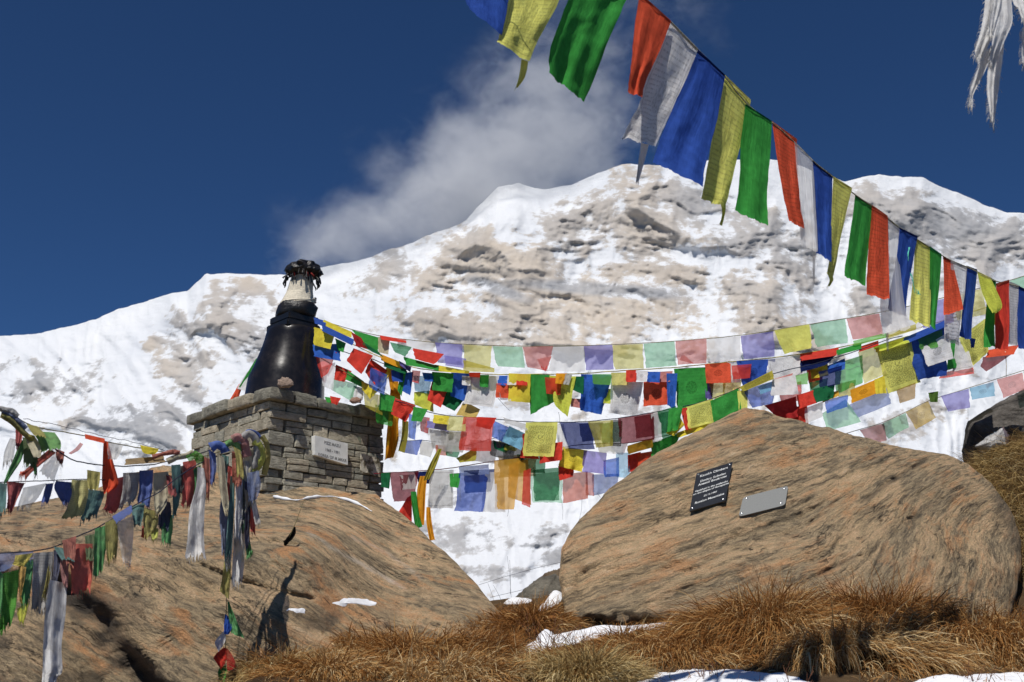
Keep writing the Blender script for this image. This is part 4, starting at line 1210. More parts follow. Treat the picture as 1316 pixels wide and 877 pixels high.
# ---- the foreground line: each flag hand placed, thing > cloth, header, tail
def dA(px): return 1.0 / (1 / 3.5 + (1 / 6.1 - 1 / 3.5) * (px - 620) / (1310 - 620))
A = [  # colour, style, look words, rows, tail rows
 ('blue', '', 'cropped', [(588, -75, 652, -92), (594, -20, 655, -20), (603, 12, 644, 46)], None),
 ('lemon', 'p', 'cropped printed', [(668, -60, 737, -66), (654, 0, 719, 0), (645, 34, 700, 38), (637, 54, 679, 80)], [(670, 76, 679, 79), (667, 98, 675, 98), (661, 117, 666, 112)]),
 ('green', '', 'broad plain', [(752, -50, 826, -34), (731, 0, 805, 0), (712, 48, 783, 50), (704, 95, 751, 133)], None),
 ('orange red', '', 'narrow folded', [(822, -8, 862, 28), (815, 40, 850, 62), (811, 85, 836, 92), (808, 119, 824, 126)], None),
 ('white', 'p', 'tailed printed', [(862, 28, 897, 64), (835, 92, 878, 112), (818, 140, 858, 152), (800, 177, 842, 188)], [(824, 184, 834, 186), (821, 205, 828, 208), (817, 236, 820, 236)]),
 ('blue', '', 'broad plain', [(897, 65, 932, 98), (876, 115, 922, 150), (853, 165, 910, 200), (839, 208, 903, 239)], None),
 ('lemon', 'p', 'long printed', [(932, 98, 965, 130), (920, 150, 955, 175), (910, 205, 944, 220), (902, 255, 932, 266)], [(926, 262, 933, 264), (928, 274, 932, 274), (925, 290, 928, 290)]),
 ('green', '', 'long plain', [(958, 135, 992, 157), (952, 180, 990, 200), (950, 230, 986, 245), (945, 272, 987, 290)], None),
 ('orange red', 'p', 'slanting printed', [(992, 157, 1024, 180), (998, 200, 1025, 215), (1005, 245, 1027, 250), (1014, 283, 1034, 296)], None),
 ('white', 's', 'tailed sheer', [(1021, 183, 1044, 206), (1025, 230, 1047, 240), (1028, 280, 1049, 285), (1030, 318, 1051, 323)], [(1043, 318, 1050, 321), (1044, 335, 1048, 335), (1045, 366, 1047, 366)]),
 ('blue', '', 'narrow creased', [(1043, 207, 1070, 227), (1045, 260, 1069, 270), (1047, 300, 1069, 310), (1050, 324, 1068, 338)], None),
 ('lemon', 'p', 'forked printed', [(1071, 228, 1095, 243), (1069, 270, 1086, 280), (1067, 310, 1078, 318), (1063, 352, 1071, 356)], [(1062, 350, 1070, 354), (1066, 360, 1071, 360), (1063, 369, 1066, 369)]),
 ('green', '', 'wavy plain', [(1099, 252, 1121, 265), (1094, 290, 1118, 300), (1088, 330, 1114, 335), (1085, 355, 1112, 368)], None),
 ('orange red', 'p', 'straight printed', [(1121, 265, 1141, 279), (1117, 310, 1142, 315), (1114, 350, 1143, 352), (1114, 379, 1143, 385)], None),
 ('white', 's', 'half hidden sheer', [(1140, 280, 1158, 295), (1138, 330, 1156, 335), (1131, 392, 1164, 398), (1135, 430, 1170, 422)], [(1138, 428, 1142, 428), (1139, 440, 1142, 440), (1140, 452, 1142, 452)]),
 ('blue', '', 'wavy plain', [(1156, 294, 1179, 305), (1152, 330, 1173, 338), (1145, 370, 1166, 375), (1141, 398, 1164, 407)], None),
 ('lemon', 'p', 'upright printed', [(1176, 307, 1197, 320), (1174, 350, 1196, 355), (1171, 385, 1196, 388), (1169, 412, 1195, 421)], None),
 ('green', '', 'narrow overlapping', [(1195, 318, 1210, 328), (1195, 355, 1208, 360), (1194, 395, 1204, 398), (1193, 415, 1202, 424)], None),
 ('orange red', 'p', 'flared printed', [(1212, 331, 1224, 337), (1213, 360, 1230, 362), (1213, 385, 1236, 385), (1213, 406, 1238, 398)], None),
 ('white', 'sp', 'narrow printed', [(1222, 336, 1243, 346), (1220, 370, 1240, 376), (1214, 405, 1235, 408), (1213, 438, 1232, 444)], None),
 ('blue', '', 'narrow hooked', [(1242, 343, 1256, 348), (1240, 375, 1253, 378), (1236, 405, 1250, 405), (1233, 432, 1248, 437)], [(1246, 434, 1254, 436), (1247, 440, 1253, 441), (1248, 447, 1252, 447)]),
 ('lime', 'p', 'flying diagonal printed', [(1256, 350, 1274, 359), (1260, 370, 1281, 374), (1268, 390, 1288, 392), (1276, 402, 1282, 402)], [(1274, 398, 1280, 400), (1276, 410, 1280, 410), (1278, 418, 1280, 418)]),
 ('green', '', 'half covered', [(1269, 357, 1280, 362), (1268, 390, 1279, 392), (1265, 420, 1278, 420), (1264, 446, 1279, 446)], None),
 ('red', '', 'straight', [(1280, 366, 1297, 361), (1280, 390, 1297, 390), (1279, 420, 1297, 420), (1279, 448, 1296, 450)], None),
 ('white', 'p', 'narrow straight', [(1297, 363, 1311, 369), (1297, 390, 1311, 393), (1296, 420, 1309, 422), (1296, 442, 1307, 446)], None),
 ('blue', '', 'cropped', [(1309, 369, 1332, 380), (1308, 395, 1330, 400), (1307, 420, 1329, 424), (1308, 448, 1330, 450)], None),
]
HEAD = {'lemon': 'pale yellow', 'lime': 'pale yellow', 'white': 'grey', 'blue': 'navy', 'green': 'dark green', 'orange red': 'rust', 'red': 'rust'}
def build_A():
    labs = label_string([(a[0].replace('orange red', 'red'), a[2]) for a in A], "flag", "on the high near line", "the top")
    for i, (c, st, look, rows, tail) in enumerate(A):
        x0, y0, x1, y1 = rows[0]
        loc = P((x0 + x1) / 2, (y0 + y1) / 2, dA((x0 + x1) / 2))
        root = empty("prayer_flag", loc)
        tag(root, labs[i], "prayer flag", "flags on the large foreground line")
        off = .012 * (-1 if i % 2 else 1)
        dep = lambda x, o=off: dA(x) + o
        cl = cloth_mesh("cloth", rows, dep, cloth_mat(c, st), 300 + i * 7, 30, 44, .09, .035, dz=(random.Random(i).uniform(-.30, -.16), random.Random(i + 50).uniform(-.30, -.16)))
        adopt(cl, root)
        hx, hy = (rows[1][0] - x0) * .10, (rows[1][1] - y0) * .10
        hem = cloth_mesh("header_hem", [(x0, y0 - 1.5, x1, y1 - 1.5), (x0 + hx * .5, y0 + 1.8, x1 + hx * .5, y1 + 1.8)], lambda x, o=off: dA(x) + o - .010, cloth_mat(HEAD.get(c, c), ''), 900 + i, 16, 5, .05)
        adopt(hem, root)
        if tail:
            tl = cloth_mesh("tail", tail, dep, cloth_mat(c, st.replace('p', '')), 700 + i, 6, 16, .2, .3)
            adopt(tl, root)
    pts = []
    for a in A:
        pts.append((a[3][0][0], a[3][0][1] - .5)); 
    pts = [(420, -330), (560, -140)] + pts + [(1332, 380), (1400, 412), (1500, 455)]
    pts.sort()
    mb = MB()
    fine = []
    xs = np.linspace(420, 1500, 300); pa = np.array(pts)
    ys = np.interp(xs, pa[:, 0], pa[:, 1])
    ys = np.convolve(np.pad(ys, 4, 'edge'), np.ones(9) / 9, 'valid')
    mb.tube([P(x, y, dA(x)) for x, y in zip(xs, ys)], .0032, 6)
    o = mb.build("flag_rope", mat_simple("twisted_pale_cord", (.42, .40, .28), .9, .1, 90, .5))
    tag(o, "pale cord of the large high line of flags", "rope", "ropes of the flag lines")
    # knotted ends of cord and small green tassel
    mb = MB()
    tw = [(1168, 318), (1166, 330), (1168, 345), (1172, 358), (1174, 372), (1178, 384)]
    for k in range(3):
        mb.tube([P(x + math.sin(i * 2.1 + k) * 1.6, y, dA(1170) - .06 + .004 * k) for i, (x, y) in enumerate(tw)], .0016, 5)
    for i in range(7):
        mb.tube([P(1177 + i * .8, 380, dA(1170) - .06), P(1178 + i * .9 + math.sin(i), 372 + i, dA(1170) - .065), P(1180 + math.sin(i * 3) * 3, 388, dA(1170) - .06)], .0012, 4)
    o = mb.build("loose_string", mat_simple("sea_green_string", (.12, .55, .42), .8, .1))
    tag(o, "frayed sea green string hanging over the upright yellow flag", "string", "loose strings on the flag lines")
build_A()

# ---- helper for the far lines
def far_line(items, depth, noun, place, ref, group, seed0, name="prayer_flag", nu=16, nv=18, wave=.09, cat="prayer flag", fray=.03, layer=.010, grow=1.0):
    labs = label_string([(it[0], it[2]) for it in items], noun, place, ref)
    for i, it in enumerate(items):
        c, st, look, q = it[0], it[1], it[2], it[3]
        if st == '' and 'roll' not in look and grow != 1.0 and random.Random(seed0 + i * 5).random() < .55: st = 'e'
        if grow != 1.0 and not isinstance(q[0], tuple):
            mx_, my_ = (q[0] + q[2] + q[4] + q[6]) / 4, (q[1] + q[3]) / 2
            q = tuple((v - mx_) * grow + mx_ if k % 2 == 0 else (v - my_) * grow + my_ for k, v in enumerate(q))
        rows = q if isinstance(q[0], tuple) else [(q[0], q[1], q[2], q[3]), (q[6], q[7], q[4], q[5])]
        nm = it[4] if len(it) > 4 else name
        o_ = -layer * (i % 9) + random.Random(seed0 + i).uniform(-.01, .01)
        r_ = random.Random(seed0 * 3 + i)
        o = cloth_mesh(nm, rows, lambda x, k=o_: depth(x) + k, cloth_mat(c, st), seed0 + i * 11, nu, nv, wave * r_.uniform(.6, 1.5), fray, dz=(r_.uniform(-.13, -.03), r_.uniform(-.13, -.03)), curl=r_.uniform(-.12, .12))
        tag(o, labs[i], cat if nm == name else nm.replace('_', ' '), group)

def cord(pts, depth, rad, mat, label, wob=0.6, seed=0, n=160):
    pa = np.array(sorted(pts), float)
    xs = np.linspace(pa[0, 0], pa[-1, 0], n)
    ys = np.interp(xs, pa[:, 0], pa[:, 1])
    k = max(3, n // 16) | 1
    ys = np.convolve(np.pad(ys, k // 2, 'edge'), np.ones(k) / k, 'valid')
    ys = ys + wob * fbm(np.stack([xs / 9, 0 * xs, 0 * xs + seed], -1), 3, seed=seed + 1)
    mb = MB(); mb.tube([P(x, y, depth(x)) for x, y in zip(xs, ys)], rad, 5)
    o = mb.build("flag_rope", mat); tag(o, label, "rope", "ropes of the flag lines")
    return o
M_CORD = mat_simple("dull_olive_cord", (.20, .18, .09), .9, .1, 90, .4)
M_CORDD = mat_simple("dark_blue_cord", (.03, .035, .06), .9, .1, 90, .4)
M_CORDY = mat_simple("yellow_cord", (.50, .40, .06), .9, .1, 90, .3)
M_CORDR = mat_simple("dark_red_cord", (.18, .02, .03), .9, .1, 90, .3)

def _dep(a, b): return lambda px: 1.0 / (1 / a + (1 / b - 1 / a) * (px - 405) / (1300 - 405))
dB, dC, dD, dE, dF = _dep(10.35, 9.3), _dep(10.2, 9.25), _dep(10.1, 9.05), _dep(9.9, 9.2), _dep(9.95, 9.3)

Bf = [
 ('blue', '', 'rolled', (403, 408, 419, 413, 418, 420, 405, 416)),
 ('yellow', '', 'rolled', (416, 411, 453, 427, 451, 434, 415, 420)),
 ('green', '', 'long slanting', (452, 424, 487, 434, 486, 455, 466, 443)),
 ('cream', '', 'short', (486, 433, 501, 437, 499, 456, 486, 453)),
 ('red', '', 'rolled', (488, 431, 522, 437, 522, 441, 490, 437)),
 ('white', 's', 'sheer', (510, 436, 558, 441, 556, 453, 512, 448)),
 ('violet', 's', 'sheer', (559, 440, 594, 443, 594, 470, 563, 466)),
 ('pale yellow', 's', 'sheer', (596, 443, 632, 445, 630, 474, 597, 472)),
 ('pale green', 's', 'sheer', (633, 445, 671, 446, 675, 473, 639, 471)),
 ('pink', 's', 'sheer', (672, 446, 711, 445, 703, 477, 677, 472)),
 ('white', 's', 'sheer', (711, 446, 750, 445, 752, 478, 705, 477)),
 ('violet', 's', 'sheer', (750, 445, 787, 443, 789, 475, 754, 476)),
 ('pale yellow', 's', 'sheer', (787, 444, 826, 442, 827, 474, 790, 475)),
 ('pale green', 's', 'sheer', (827, 442, 867, 439, 869, 470, 831, 473)),
 ('pink', 's', 'sheer', (868, 439, 908, 435, 908, 467, 871, 469)),
 ('white', 's', 'sheer', (908, 436, 951, 432, 952, 463, 912, 466)),
 ('violet', 's', 'sheer', (952, 432, 994, 426, 996, 458, 956, 462)),
 ('lemon', '', 'bright', (995, 425, 1040, 417, 1044, 448, 1008, 455)),
 ('pale green', 's', 'sheer', (1041, 417, 1086, 410, 1090, 441, 1050, 446)),
 ('pink', 's', 'sheer', (1088, 410, 1130, 403, 1136, 431, 1096, 437)),
 ('white', 's', 'sheer', (1132, 402, 1178, 392, 1184, 424, 1140, 430)),
 ('violet', 's', 'sheer', (1180, 392, 1222, 382, 1226, 414, 1186, 422)),
 ('pale yellow', 's', 'sheer', (1224, 381, 1262, 371, 1268, 404, 1230, 412)),
 ('pale green', 's', 'sheer', (1298, 361, 1336, 349, 1340, 372, 1302, 384)),
]
far_line(Bf, dB, "flag", "on the straight uppermost far line", "the bell", "flags on the long pale line from the bell", 2000, wave=.05, fray=.015)
far_line([('red', 's', 'torn folded', (690, 462, 709, 458, 701, 478, 697, 475)), ('red', 's', 'torn triangular', (876, 457, 880, 457, 892, 468, 873, 463))], lambda x: dB(x) - .03, "scrap", "hanging loose on a pale pink flag", "the bell", "torn scraps on the pale line", 2100, name="flag_scrap", cat="scrap")
cord([(403, 407), (430, 418), (470, 429), (520, 437), (560, 440.5), (600, 443), (672, 445.5), (750, 444.5), (827, 441.5), (868, 438.5), (908, 435.5), (952, 431.5), (995, 425), (1041, 416.5), (1088, 409.5), (1132, 402), (1180, 391), (1262, 370), (1300, 360), (1400, 330)], dB, .0035, M_CORD, "thin cord of the straight uppermost far flag line", .3, 3)

Cf = [
 ('yellow', '', 'bulging', (405, 421, 430, 427, 424, 447, 404, 442)),
 ('royal blue', '', 'tied', (403, 443, 436, 442, 436, 463, 405, 457)),
 ('blue', '', 'tightly rolled', (414, 417, 454, 436, 452, 443, 416, 425)),
 ('green', '', 'small creased', (431, 435, 444, 441, 441, 452, 434, 449)),
 ('dark red', '', 'drooping', (452, 427, 464, 434, 472, 448, 458, 444)),
 ('dark green', '', 'slanting', (462, 436, 486, 452, 492, 458, 470, 447)),
 ('red', 's', 'sheer printed', (406, 457, 432, 453, 421, 478, 413, 484)),
 ('white', 's', 'fringed', (414, 472, 430, 466, 428, 500, 415, 494)),
 ('red', '', 'broad hanging', (455, 448, 478, 457, 464, 479, 446, 463)),
 ('red', '', 'folded', (477, 462, 497, 476, 484, 495, 470, 478)),
 ('red', '', 'small', (432, 469, 451, 477, 442, 490, 430, 487)),
 ('green', '', 'narrow', (447, 476, 467, 490, 464, 497, 445, 487)),
 ('pale green', 's', 'broad sheer', (430, 486, 458, 494, 451, 514, 426, 500)),
 ('white', '', 'triangular', (455, 496, 467, 499, 466, 513, 450, 511)),
 ('yellow', '', 'drooping', (465, 490, 487, 500, 475, 512, 466, 501)),
 ('olive', 's', 'dark', (468, 504, 489, 508, 491, 532, 470, 522)),
 ('green', '', 'small printed', (489, 505, 507, 510, 504, 528, 488, 525)),
 ('red', '', 'tilted', (508, 512, 533, 521, 521, 541, 504, 531)),
 ('orange', '', 'rolled', (489, 455, 516, 466, 517, 474, 491, 463)),
 ('dark green', '', 'rolled', (494, 463, 522, 474, 520, 480, 495, 471)),
 ('purple', '', 'knotted', (513, 464, 528, 472, 527, 478, 515, 470)),
 ('dark green', 's', 'triangular', (502, 440, 528, 446, 520, 458, 508, 452)),
 ('red', '', 'slanting', (532, 448, 569, 455, 558, 467, 534, 461)),
 ('violet', 's', 'shadowed', (572, 457, 598, 461, 598, 473, 574, 469)),
 ('olive', 's', 'long rolled', (597, 463, 634, 473, 634, 478, 598, 477)),
 ('green', '', 'rolled', (520, 459, 562, 470, 562, 476, 524, 469)),
 ('yellow', '', 'rolled', (560, 469, 602, 477, 601, 480, 562, 477)),
 ('blue', '', 'round bunched', (503, 476, 518, 475, 517, 490, 505, 489)),
 ('green', '', 'narrow hanging', (516, 476, 523, 477, 516, 507, 511, 500)),
 ('royal blue', '', 'narrow hanging', (522, 479, 531, 478, 527, 506, 518, 501)),
 ('red', 's', 'small sheer', (530, 476, 540, 477, 538, 492, 530, 490)),
 ('light blue', 'se', 'printed', (532, 483, 554, 484, 551, 505, 534, 501)),
 ('lime', '', 'short hanging', (533, 504, 556, 502, 556, 528, 533, 519)),
 ('royal blue', '', 'small', (543, 479, 557, 480, 556, 490, 546, 489)),
 ('green', '', 'square', (556, 478, 582, 480, 580, 503, 557, 500)),
 ('red', '', 'tilted shadowed', (556, 490, 574, 501, 566, 522, 550, 513)),
 ('dark green', '', 'tilted', (576, 502, 595, 514, 584, 527, 566, 518)),
 ('royal blue', '', 'broad', (581, 479, 608, 480, 600, 514, 579, 507)),
 ('white', 'p', 'printed', (605, 483, 640, 483, 633, 521, 598, 516)),
 ('white', '', 'tiny', (594, 483, 605, 484, 604, 495, 594, 494)),
 ('red', '', 'tiny', (603, 479, 617, 479, 616, 485, 604, 484)),
 ('green', '', 'tiny', (617, 482, 628, 482, 627, 497, 617, 496)),
 ('sand', '', 'loose', (597, 516, 616, 526, 611, 536, 587, 533)),
 ('yellow', '', 'square', (655, 480, 681, 481, 680, 515, 655, 513)),
 ('orange red', '', 'square', (639, 493, 669, 494, 667, 511, 638, 510)),
 ('royal blue', '', 'tiny', (640, 483, 653, 483, 652, 495, 640, 494)),
 ('white', 'e', 'tiny printed', (653, 482, 665, 483, 664, 494, 652, 494)),
 ('red', '', 'tiny', (664, 482, 678, 483, 677, 495, 664, 494)),
 ('dark green', '', 'partly covered', (737, 484, 750, 484, 749, 505, 736, 500)),
 ('pink', '', 'partly covered', (734, 512, 748, 513, 747, 524, 734, 522)),
 ('green', '', 'pointed', (680, 481, 706, 482, 711, 514, 682, 529)),
 ('lime', '', 'broad hanging', (707, 483, 739, 484, 729, 532, 714, 520)),
 ('orange', '', 'tiny', (715, 480, 728, 480, 725, 493, 714, 492)),
 ('grey', '', 'tiny', (727, 481, 735, 482, 731, 494, 724, 493)),
 ('lime', '', 'partly covered', (776, 500, 789, 500, 786, 518, 776, 517)),
 ('royal blue', '', 'pointed', (748, 481, 785, 482, 772, 529, 746, 524)),
 ('leaf green', 's', 'small', (762, 481, 785, 481, 784, 494, 763, 493)),
 ('pale yellow', '', 'small', (786, 479, 807, 479, 806, 494, 787, 494)),
 ('white', 'pe', 'emblem printed', (787, 491, 825, 491, 818, 532, 784, 528)),
 ('red', '', 'tiny', (805, 476, 818, 476, 817, 490, 805, 490)),
 ('white', 'e', 'tiny printed', (818, 476, 833, 477, 830, 490, 817, 488)),
 ('royal blue', '', 'narrow partly covered', (857, 480, 870, 480, 867, 523, 858, 518)),
 ('royal blue', '', 'tiny', (833, 478, 848, 478, 847, 491, 832, 490)),
 ('pink', 'e', 'tiny printed', (848, 478, 864, 477, 860, 490, 847, 490)),
 ('orange red', '', 'square', (828, 491, 859, 487, 857, 518, 828, 520)),
 ('green', 'e', 'broad', (868, 474, 907, 472, 908, 516, 872, 523)),
 ('purple', '', 'narrow', (907, 490, 917, 491, 915, 513, 907, 510)),
 ('olive', 's', 'shadowed', (912, 491, 932, 491, 930, 511, 913, 511)),
 ('yellow', 's', 'shadowed', (930, 491, 952, 488, 950, 505, 930, 508)),
 ('orange red', 'e', 'square', (907, 468, 938, 466, 938, 490, 909, 491)),
 ('white', '', 'small', (938, 466, 951, 465, 951, 490, 939, 490)),
 ('blue', '', 'crumpled', (948, 464, 986, 462, 983, 486, 956, 496)),
 ('white', 'p', 'printed', (988, 462, 1031, 456, 1029, 481, 993, 488)),
 ('red', '', 'rolled', (1030, 455, 1076, 447, 1076, 456, 1031, 463)),
 ('navy', '', 'slanting', (1030, 461, 1073, 456, 1062, 468, 1030, 477)),
 ('orange red', '', 'pointed', (1037, 475, 1058, 477, 1056, 490, 1042, 499)),
 ('yellow', 'e', 'small printed', (1042, 473, 1063, 468, 1064, 482, 1043, 486)),
 ('royal blue', '', 'small', (1064, 470, 1085, 461, 1085, 474, 1065, 480)),
 ('green', 's', 'broad hanging', (1073, 468, 1107, 457, 1108, 490, 1076, 503)),
 ('green', '', 'tightly rolled', (1076, 450, 1106, 441, 1106, 448, 1077, 456)),
 ('red', '', 'tightly rolled', (1104, 446, 1128, 438, 1128, 444, 1105, 452)),
 ('leaf green', 's', 'rolled', (1098, 438, 1138, 428, 1138, 434, 1099, 444)),
 ('pale yellow', 's', 'sheer', (1104, 452, 1126, 446, 1138, 478, 1111, 490)),
 ('lime', '', 'folded', (1124, 445, 1166, 432, 1167, 440, 1128, 452)),
 ('olive', 's', 'rolled', (1140, 428, 1176, 417, 1176, 424, 1142, 435)),
 ('lemon', 'P', 'large framed printed', (1128, 447, 1169, 437, 1181, 488, 1142, 502)),
 ('blue', '', 'broad hanging', (1165, 433, 1212, 416, 1216, 478, 1181, 484)),
 ('blue', '', 'rolled', (1163, 434, 1214, 412, 1215, 419, 1165, 441)),
 ('leaf green', 's', 'small sheer', (1180, 433, 1210, 424, 1211, 444, 1184, 448)),
 ('white', '', 'curved', (1185, 447, 1218, 428, 1224, 459, 1193, 469)),
 ('green', '', 'narrow hanging', (1221, 436, 1231, 438, 1232, 470, 1217, 473)),
 ('white', 'p', 'narrow printed', (1229, 438, 1242, 442, 1250, 470, 1225, 475)),
 ('red', 's', 'low', (1214, 479, 1249, 470, 1250, 480, 1208, 486)),
 ('lemon', 'P', 'crumpled printed', (1234, 434, 1266, 410, 1269, 450, 1250, 468)),
 ('orange red', '', 'flat', (1270, 450, 1309, 443, 1301, 455, 1269, 459)),
 ('maroon', 's', 'shadowed', (1264, 459, 1302, 453, 1269, 476, 1262, 470)),
]
far_line(Cf, dC, "prayer flag", "on the crowded second far line", "the bell", "flags on the crowded second line", 3000, grow=1.08)
cord([(403, 418), (440, 436), (480, 456), (520, 472), (560, 477), (604, 480), (640, 482), (690, 481), (748, 481), (800, 476), (868, 473), (910, 468), (950, 464), (990, 461), (1030, 455), (1076, 448), (1125, 437), (1165, 426), (1215, 412), (1266, 396), (1400, 350)], lambda x: dC(x) + .02, .0045, M_CORDY, "yellow cord of the crowded second far flag line", .5, 5)
cord([(404, 455), (432, 472), (466, 491), (508, 512), (533, 521)], lambda x: dC(x) - .05, .004, M_CORD, "short cord sloping down from the bell to the orange scarf", .5, 6)
cord([(404, 442), (440, 452), (480, 462), (512, 476)], lambda x: dC(x) - .02, .004, M_CORDD, "dark cord from the bell to the orange scarf knot", .5, 8)

Df = [
 ('green', '', 'small', (532, 523, 549, 526, 541, 541, 529, 540)),
 ('royal blue', 's', 'narrow', (526, 532, 536, 535, 533, 563, 525, 560)),
 ('dark red', 's', 'narrow', (540, 535, 552, 537, 550, 556, 541, 553)),
 ('violet', '', 'hem like', (550, 541, 577, 546, 575, 554, 550, 549)),
 ('yellow', 'e', 'small square', (558, 533, 577, 535, 575, 545, 557, 543)),
 ('pale yellow', 's', 'sheer', (575, 535, 598, 536, 597, 553, 575, 552)),
 ('grey', 'sp', 'fringed', (553, 552, 582, 555, 581, 582, 556, 574)),
 ('grey', 's', 'fringed sheer', (575, 555, 600, 556, 594, 580, 572, 578)),
 ('red', 'sp', 'large sheer', (597, 536, 633, 537, 629, 577, 590, 576)),
 ('red', '', 'small', (614, 536, 637, 537, 630, 551, 612, 547)),
 ('royal blue', 's', 'tilted', (635, 541, 655, 550, 646, 567, 632, 560)),
 ('dark grey', 's', 'shadowed', (630, 566, 662, 570, 658, 592, 632, 584)),
 ('dark green', '', 'small crumpled', (634, 566, 655, 572, 650, 582, 636, 576)),
 ('light blue', 'e', 'tilted emblem', (655, 548, 676, 558, 669, 577, 646, 566)),
 ('grey', 's', 'thin rolled', (648, 537, 678, 546, 676, 553, 650, 543)),
 ('red', '', 'half covered', (672, 558, 680, 556, 692, 588, 669, 586)),
 ('red', '', 'shadowed', (694, 572, 722, 568, 721, 590, 694, 594)),
 ('lemon', 'P', 'large printed', (677, 543, 715, 543, 711, 584, 673, 583)),
 ('white', 's', 'narrow sheer', (715, 545, 724, 545, 730, 574, 718, 576)),
 ('navy', 's', 'dark sheer', (721, 543, 757, 543, 763, 575, 732, 575)),
 ('olive', 's', 'dark sheer', (757, 542, 787, 540, 786, 571, 767, 573)),
 ('dark grey', 's', 'narrow', (785, 540, 798, 539, 798, 571, 785, 571)),
 ('maroon', 's', 'dark', (796, 538, 838, 531, 840, 563, 799, 568)),
 ('white', 's', 'narrow pale', (837, 532, 849, 530, 850, 564, 839, 566)),
 ('dark green', 's', 'narrow', (846, 529, 868, 522, 863, 559, 852, 561)),
 ('green', '', 'narrow', (860, 526, 877, 522, 871, 551, 858, 553)),
 ('yellow', '', 'streamer like', (872, 534, 879, 546, 866, 559, 857, 556)),
 ('red', '', 'narrow hanging', (875, 525, 883, 524, 888, 550, 881, 551)),
 ('lemon', 'P', 'framed printed', (883, 523, 915, 513, 921, 540, 886, 549)),
 ('yellow', '', 'rolled', (871, 556, 917, 540, 919, 546, 873, 562)),
 ('green', 'p', 'printed', (914, 515, 948, 500, 951, 526, 919, 541)),
 ('lemon', '', 'narrow', (948, 503, 961, 500, 960, 526, 950, 527)),
 ('olive', 'P', 'rolled printed', (952, 497, 991, 477, 993, 487, 957, 502)),
 ('blue', 's', 'hanging', (957, 501, 997, 489, 992, 517, 967, 522)),
 ('light blue', 's', 'folded', (975, 497, 997, 489, 993, 500, 978, 506)),
 ('white', '', 'folded', (994, 488, 1021, 482, 1025, 505, 992, 507)),
 ('pink', '', 'rolled', (996, 487, 1018, 480, 1017, 485, 997, 492)),
 ('leaf green', 's', 'small', (1018, 484, 1038, 479, 1037, 493, 1020, 494)),
 ('dark red', '', 'shadowed', (984, 521, 1022, 510, 1024, 534, 1004, 540)),
 ('red', '', 'bright', (1010, 528, 1036, 519, 1039, 548, 1020, 552)),
 ('red', '', 'hanging', (1025, 508, 1047, 501, 1049, 517, 1027, 524)),
 ('dark green', '', 'shadowed', (1045, 500, 1072, 494, 1070, 511, 1049, 516)),
 ('white', 'sp', 'printed sheer', (1035, 525, 1057, 516, 1056, 535, 1036, 543)),
 ('pale green', 's', 'broad sheer', (1058, 531, 1086, 514, 1105, 541, 1064, 552)),
 ('royal blue', 's', 'rounded sheer', (1061, 514, 1089, 508, 1088, 522, 1063, 530)),
 ('amber', '', 'rolled', (1056, 509, 1077, 502, 1077, 509, 1058, 517)),
 ('slate blue', 's', 'slanting', (1090, 521, 1138, 500, 1144, 518, 1103, 536)),
 ('orange', 'e', 'small printed', (1094, 501, 1123, 489, 1125, 505, 1096, 517)),
 ('yellow', '', 'small', (1124, 488, 1136, 483, 1139, 504, 1126, 505)),
 ('brown', 's', 'sheer', (1153, 501, 1176, 492, 1175, 511, 1157, 517)),
]
far_line(Df, dD, "prayer flag", "on the third far line down", "the plinth", "flags on the third line", 4000, grow=1.08)
cord([(508, 512), (532, 524), (558, 533), (597, 536), (640, 539), (677, 543), (721, 543), (757, 542), (796, 538), (846, 529), (883, 522), (914, 514), (952, 498), (991, 480), (1040, 470), (1090, 455), (1160, 430)], lambda x: dD(x) + .02, .004, M_CORDD, "dark cord of the third far flag line", .5, 9)

Ef = [
 ('pink', 's', 'partly hidden', (1105, 553, 1136, 544, 1140, 566, 1118, 572)),
 ('pale green', 's', 'square', (1133, 545, 1164, 531, 1169, 549, 1141, 564)),
 ('sand', 'se', 'tilted', (1164, 530, 1193, 516, 1203, 537, 1178, 552)),
 ('violet', 's', 'square', (1209, 509, 1245, 500, 1247, 524, 1219, 529)),
 ('light blue', 'se', 'emblem printed', (1246, 499, 1277, 491, 1279, 509, 1250, 514)),
 ('pink', 'se', 'emblem printed', (1281, 488, 1314, 479, 1318, 500, 1290, 512)),
 ('pale green', 's', 'cropped', (1315, 478, 1346, 468, 1350, 492, 1320, 500)),
]
far_line(Ef, dE, "prayer flag", "on the low line above the dark rock", "the tan boulder", "flags on the low line right of the boulder", 5000, wave=.06)
cord([(1060, 566), (1105, 552), (1134, 544), (1164, 530), (1193, 515), (1245, 499), (1281, 487), (1346, 467), (1420, 440)], dE, .003, M_CORD, "thin cord of the low line above the dark rock", .3, 10)
far_line([('olive green', '', 'dark bunched', (1193, 505, 1206, 503, 1205, 517, 1195, 517))], dE, "scrap", "knotted into the low line beside the violet flag", "x", "torn scraps on the low line", 5100, name="flag_scrap", cat="scrap")

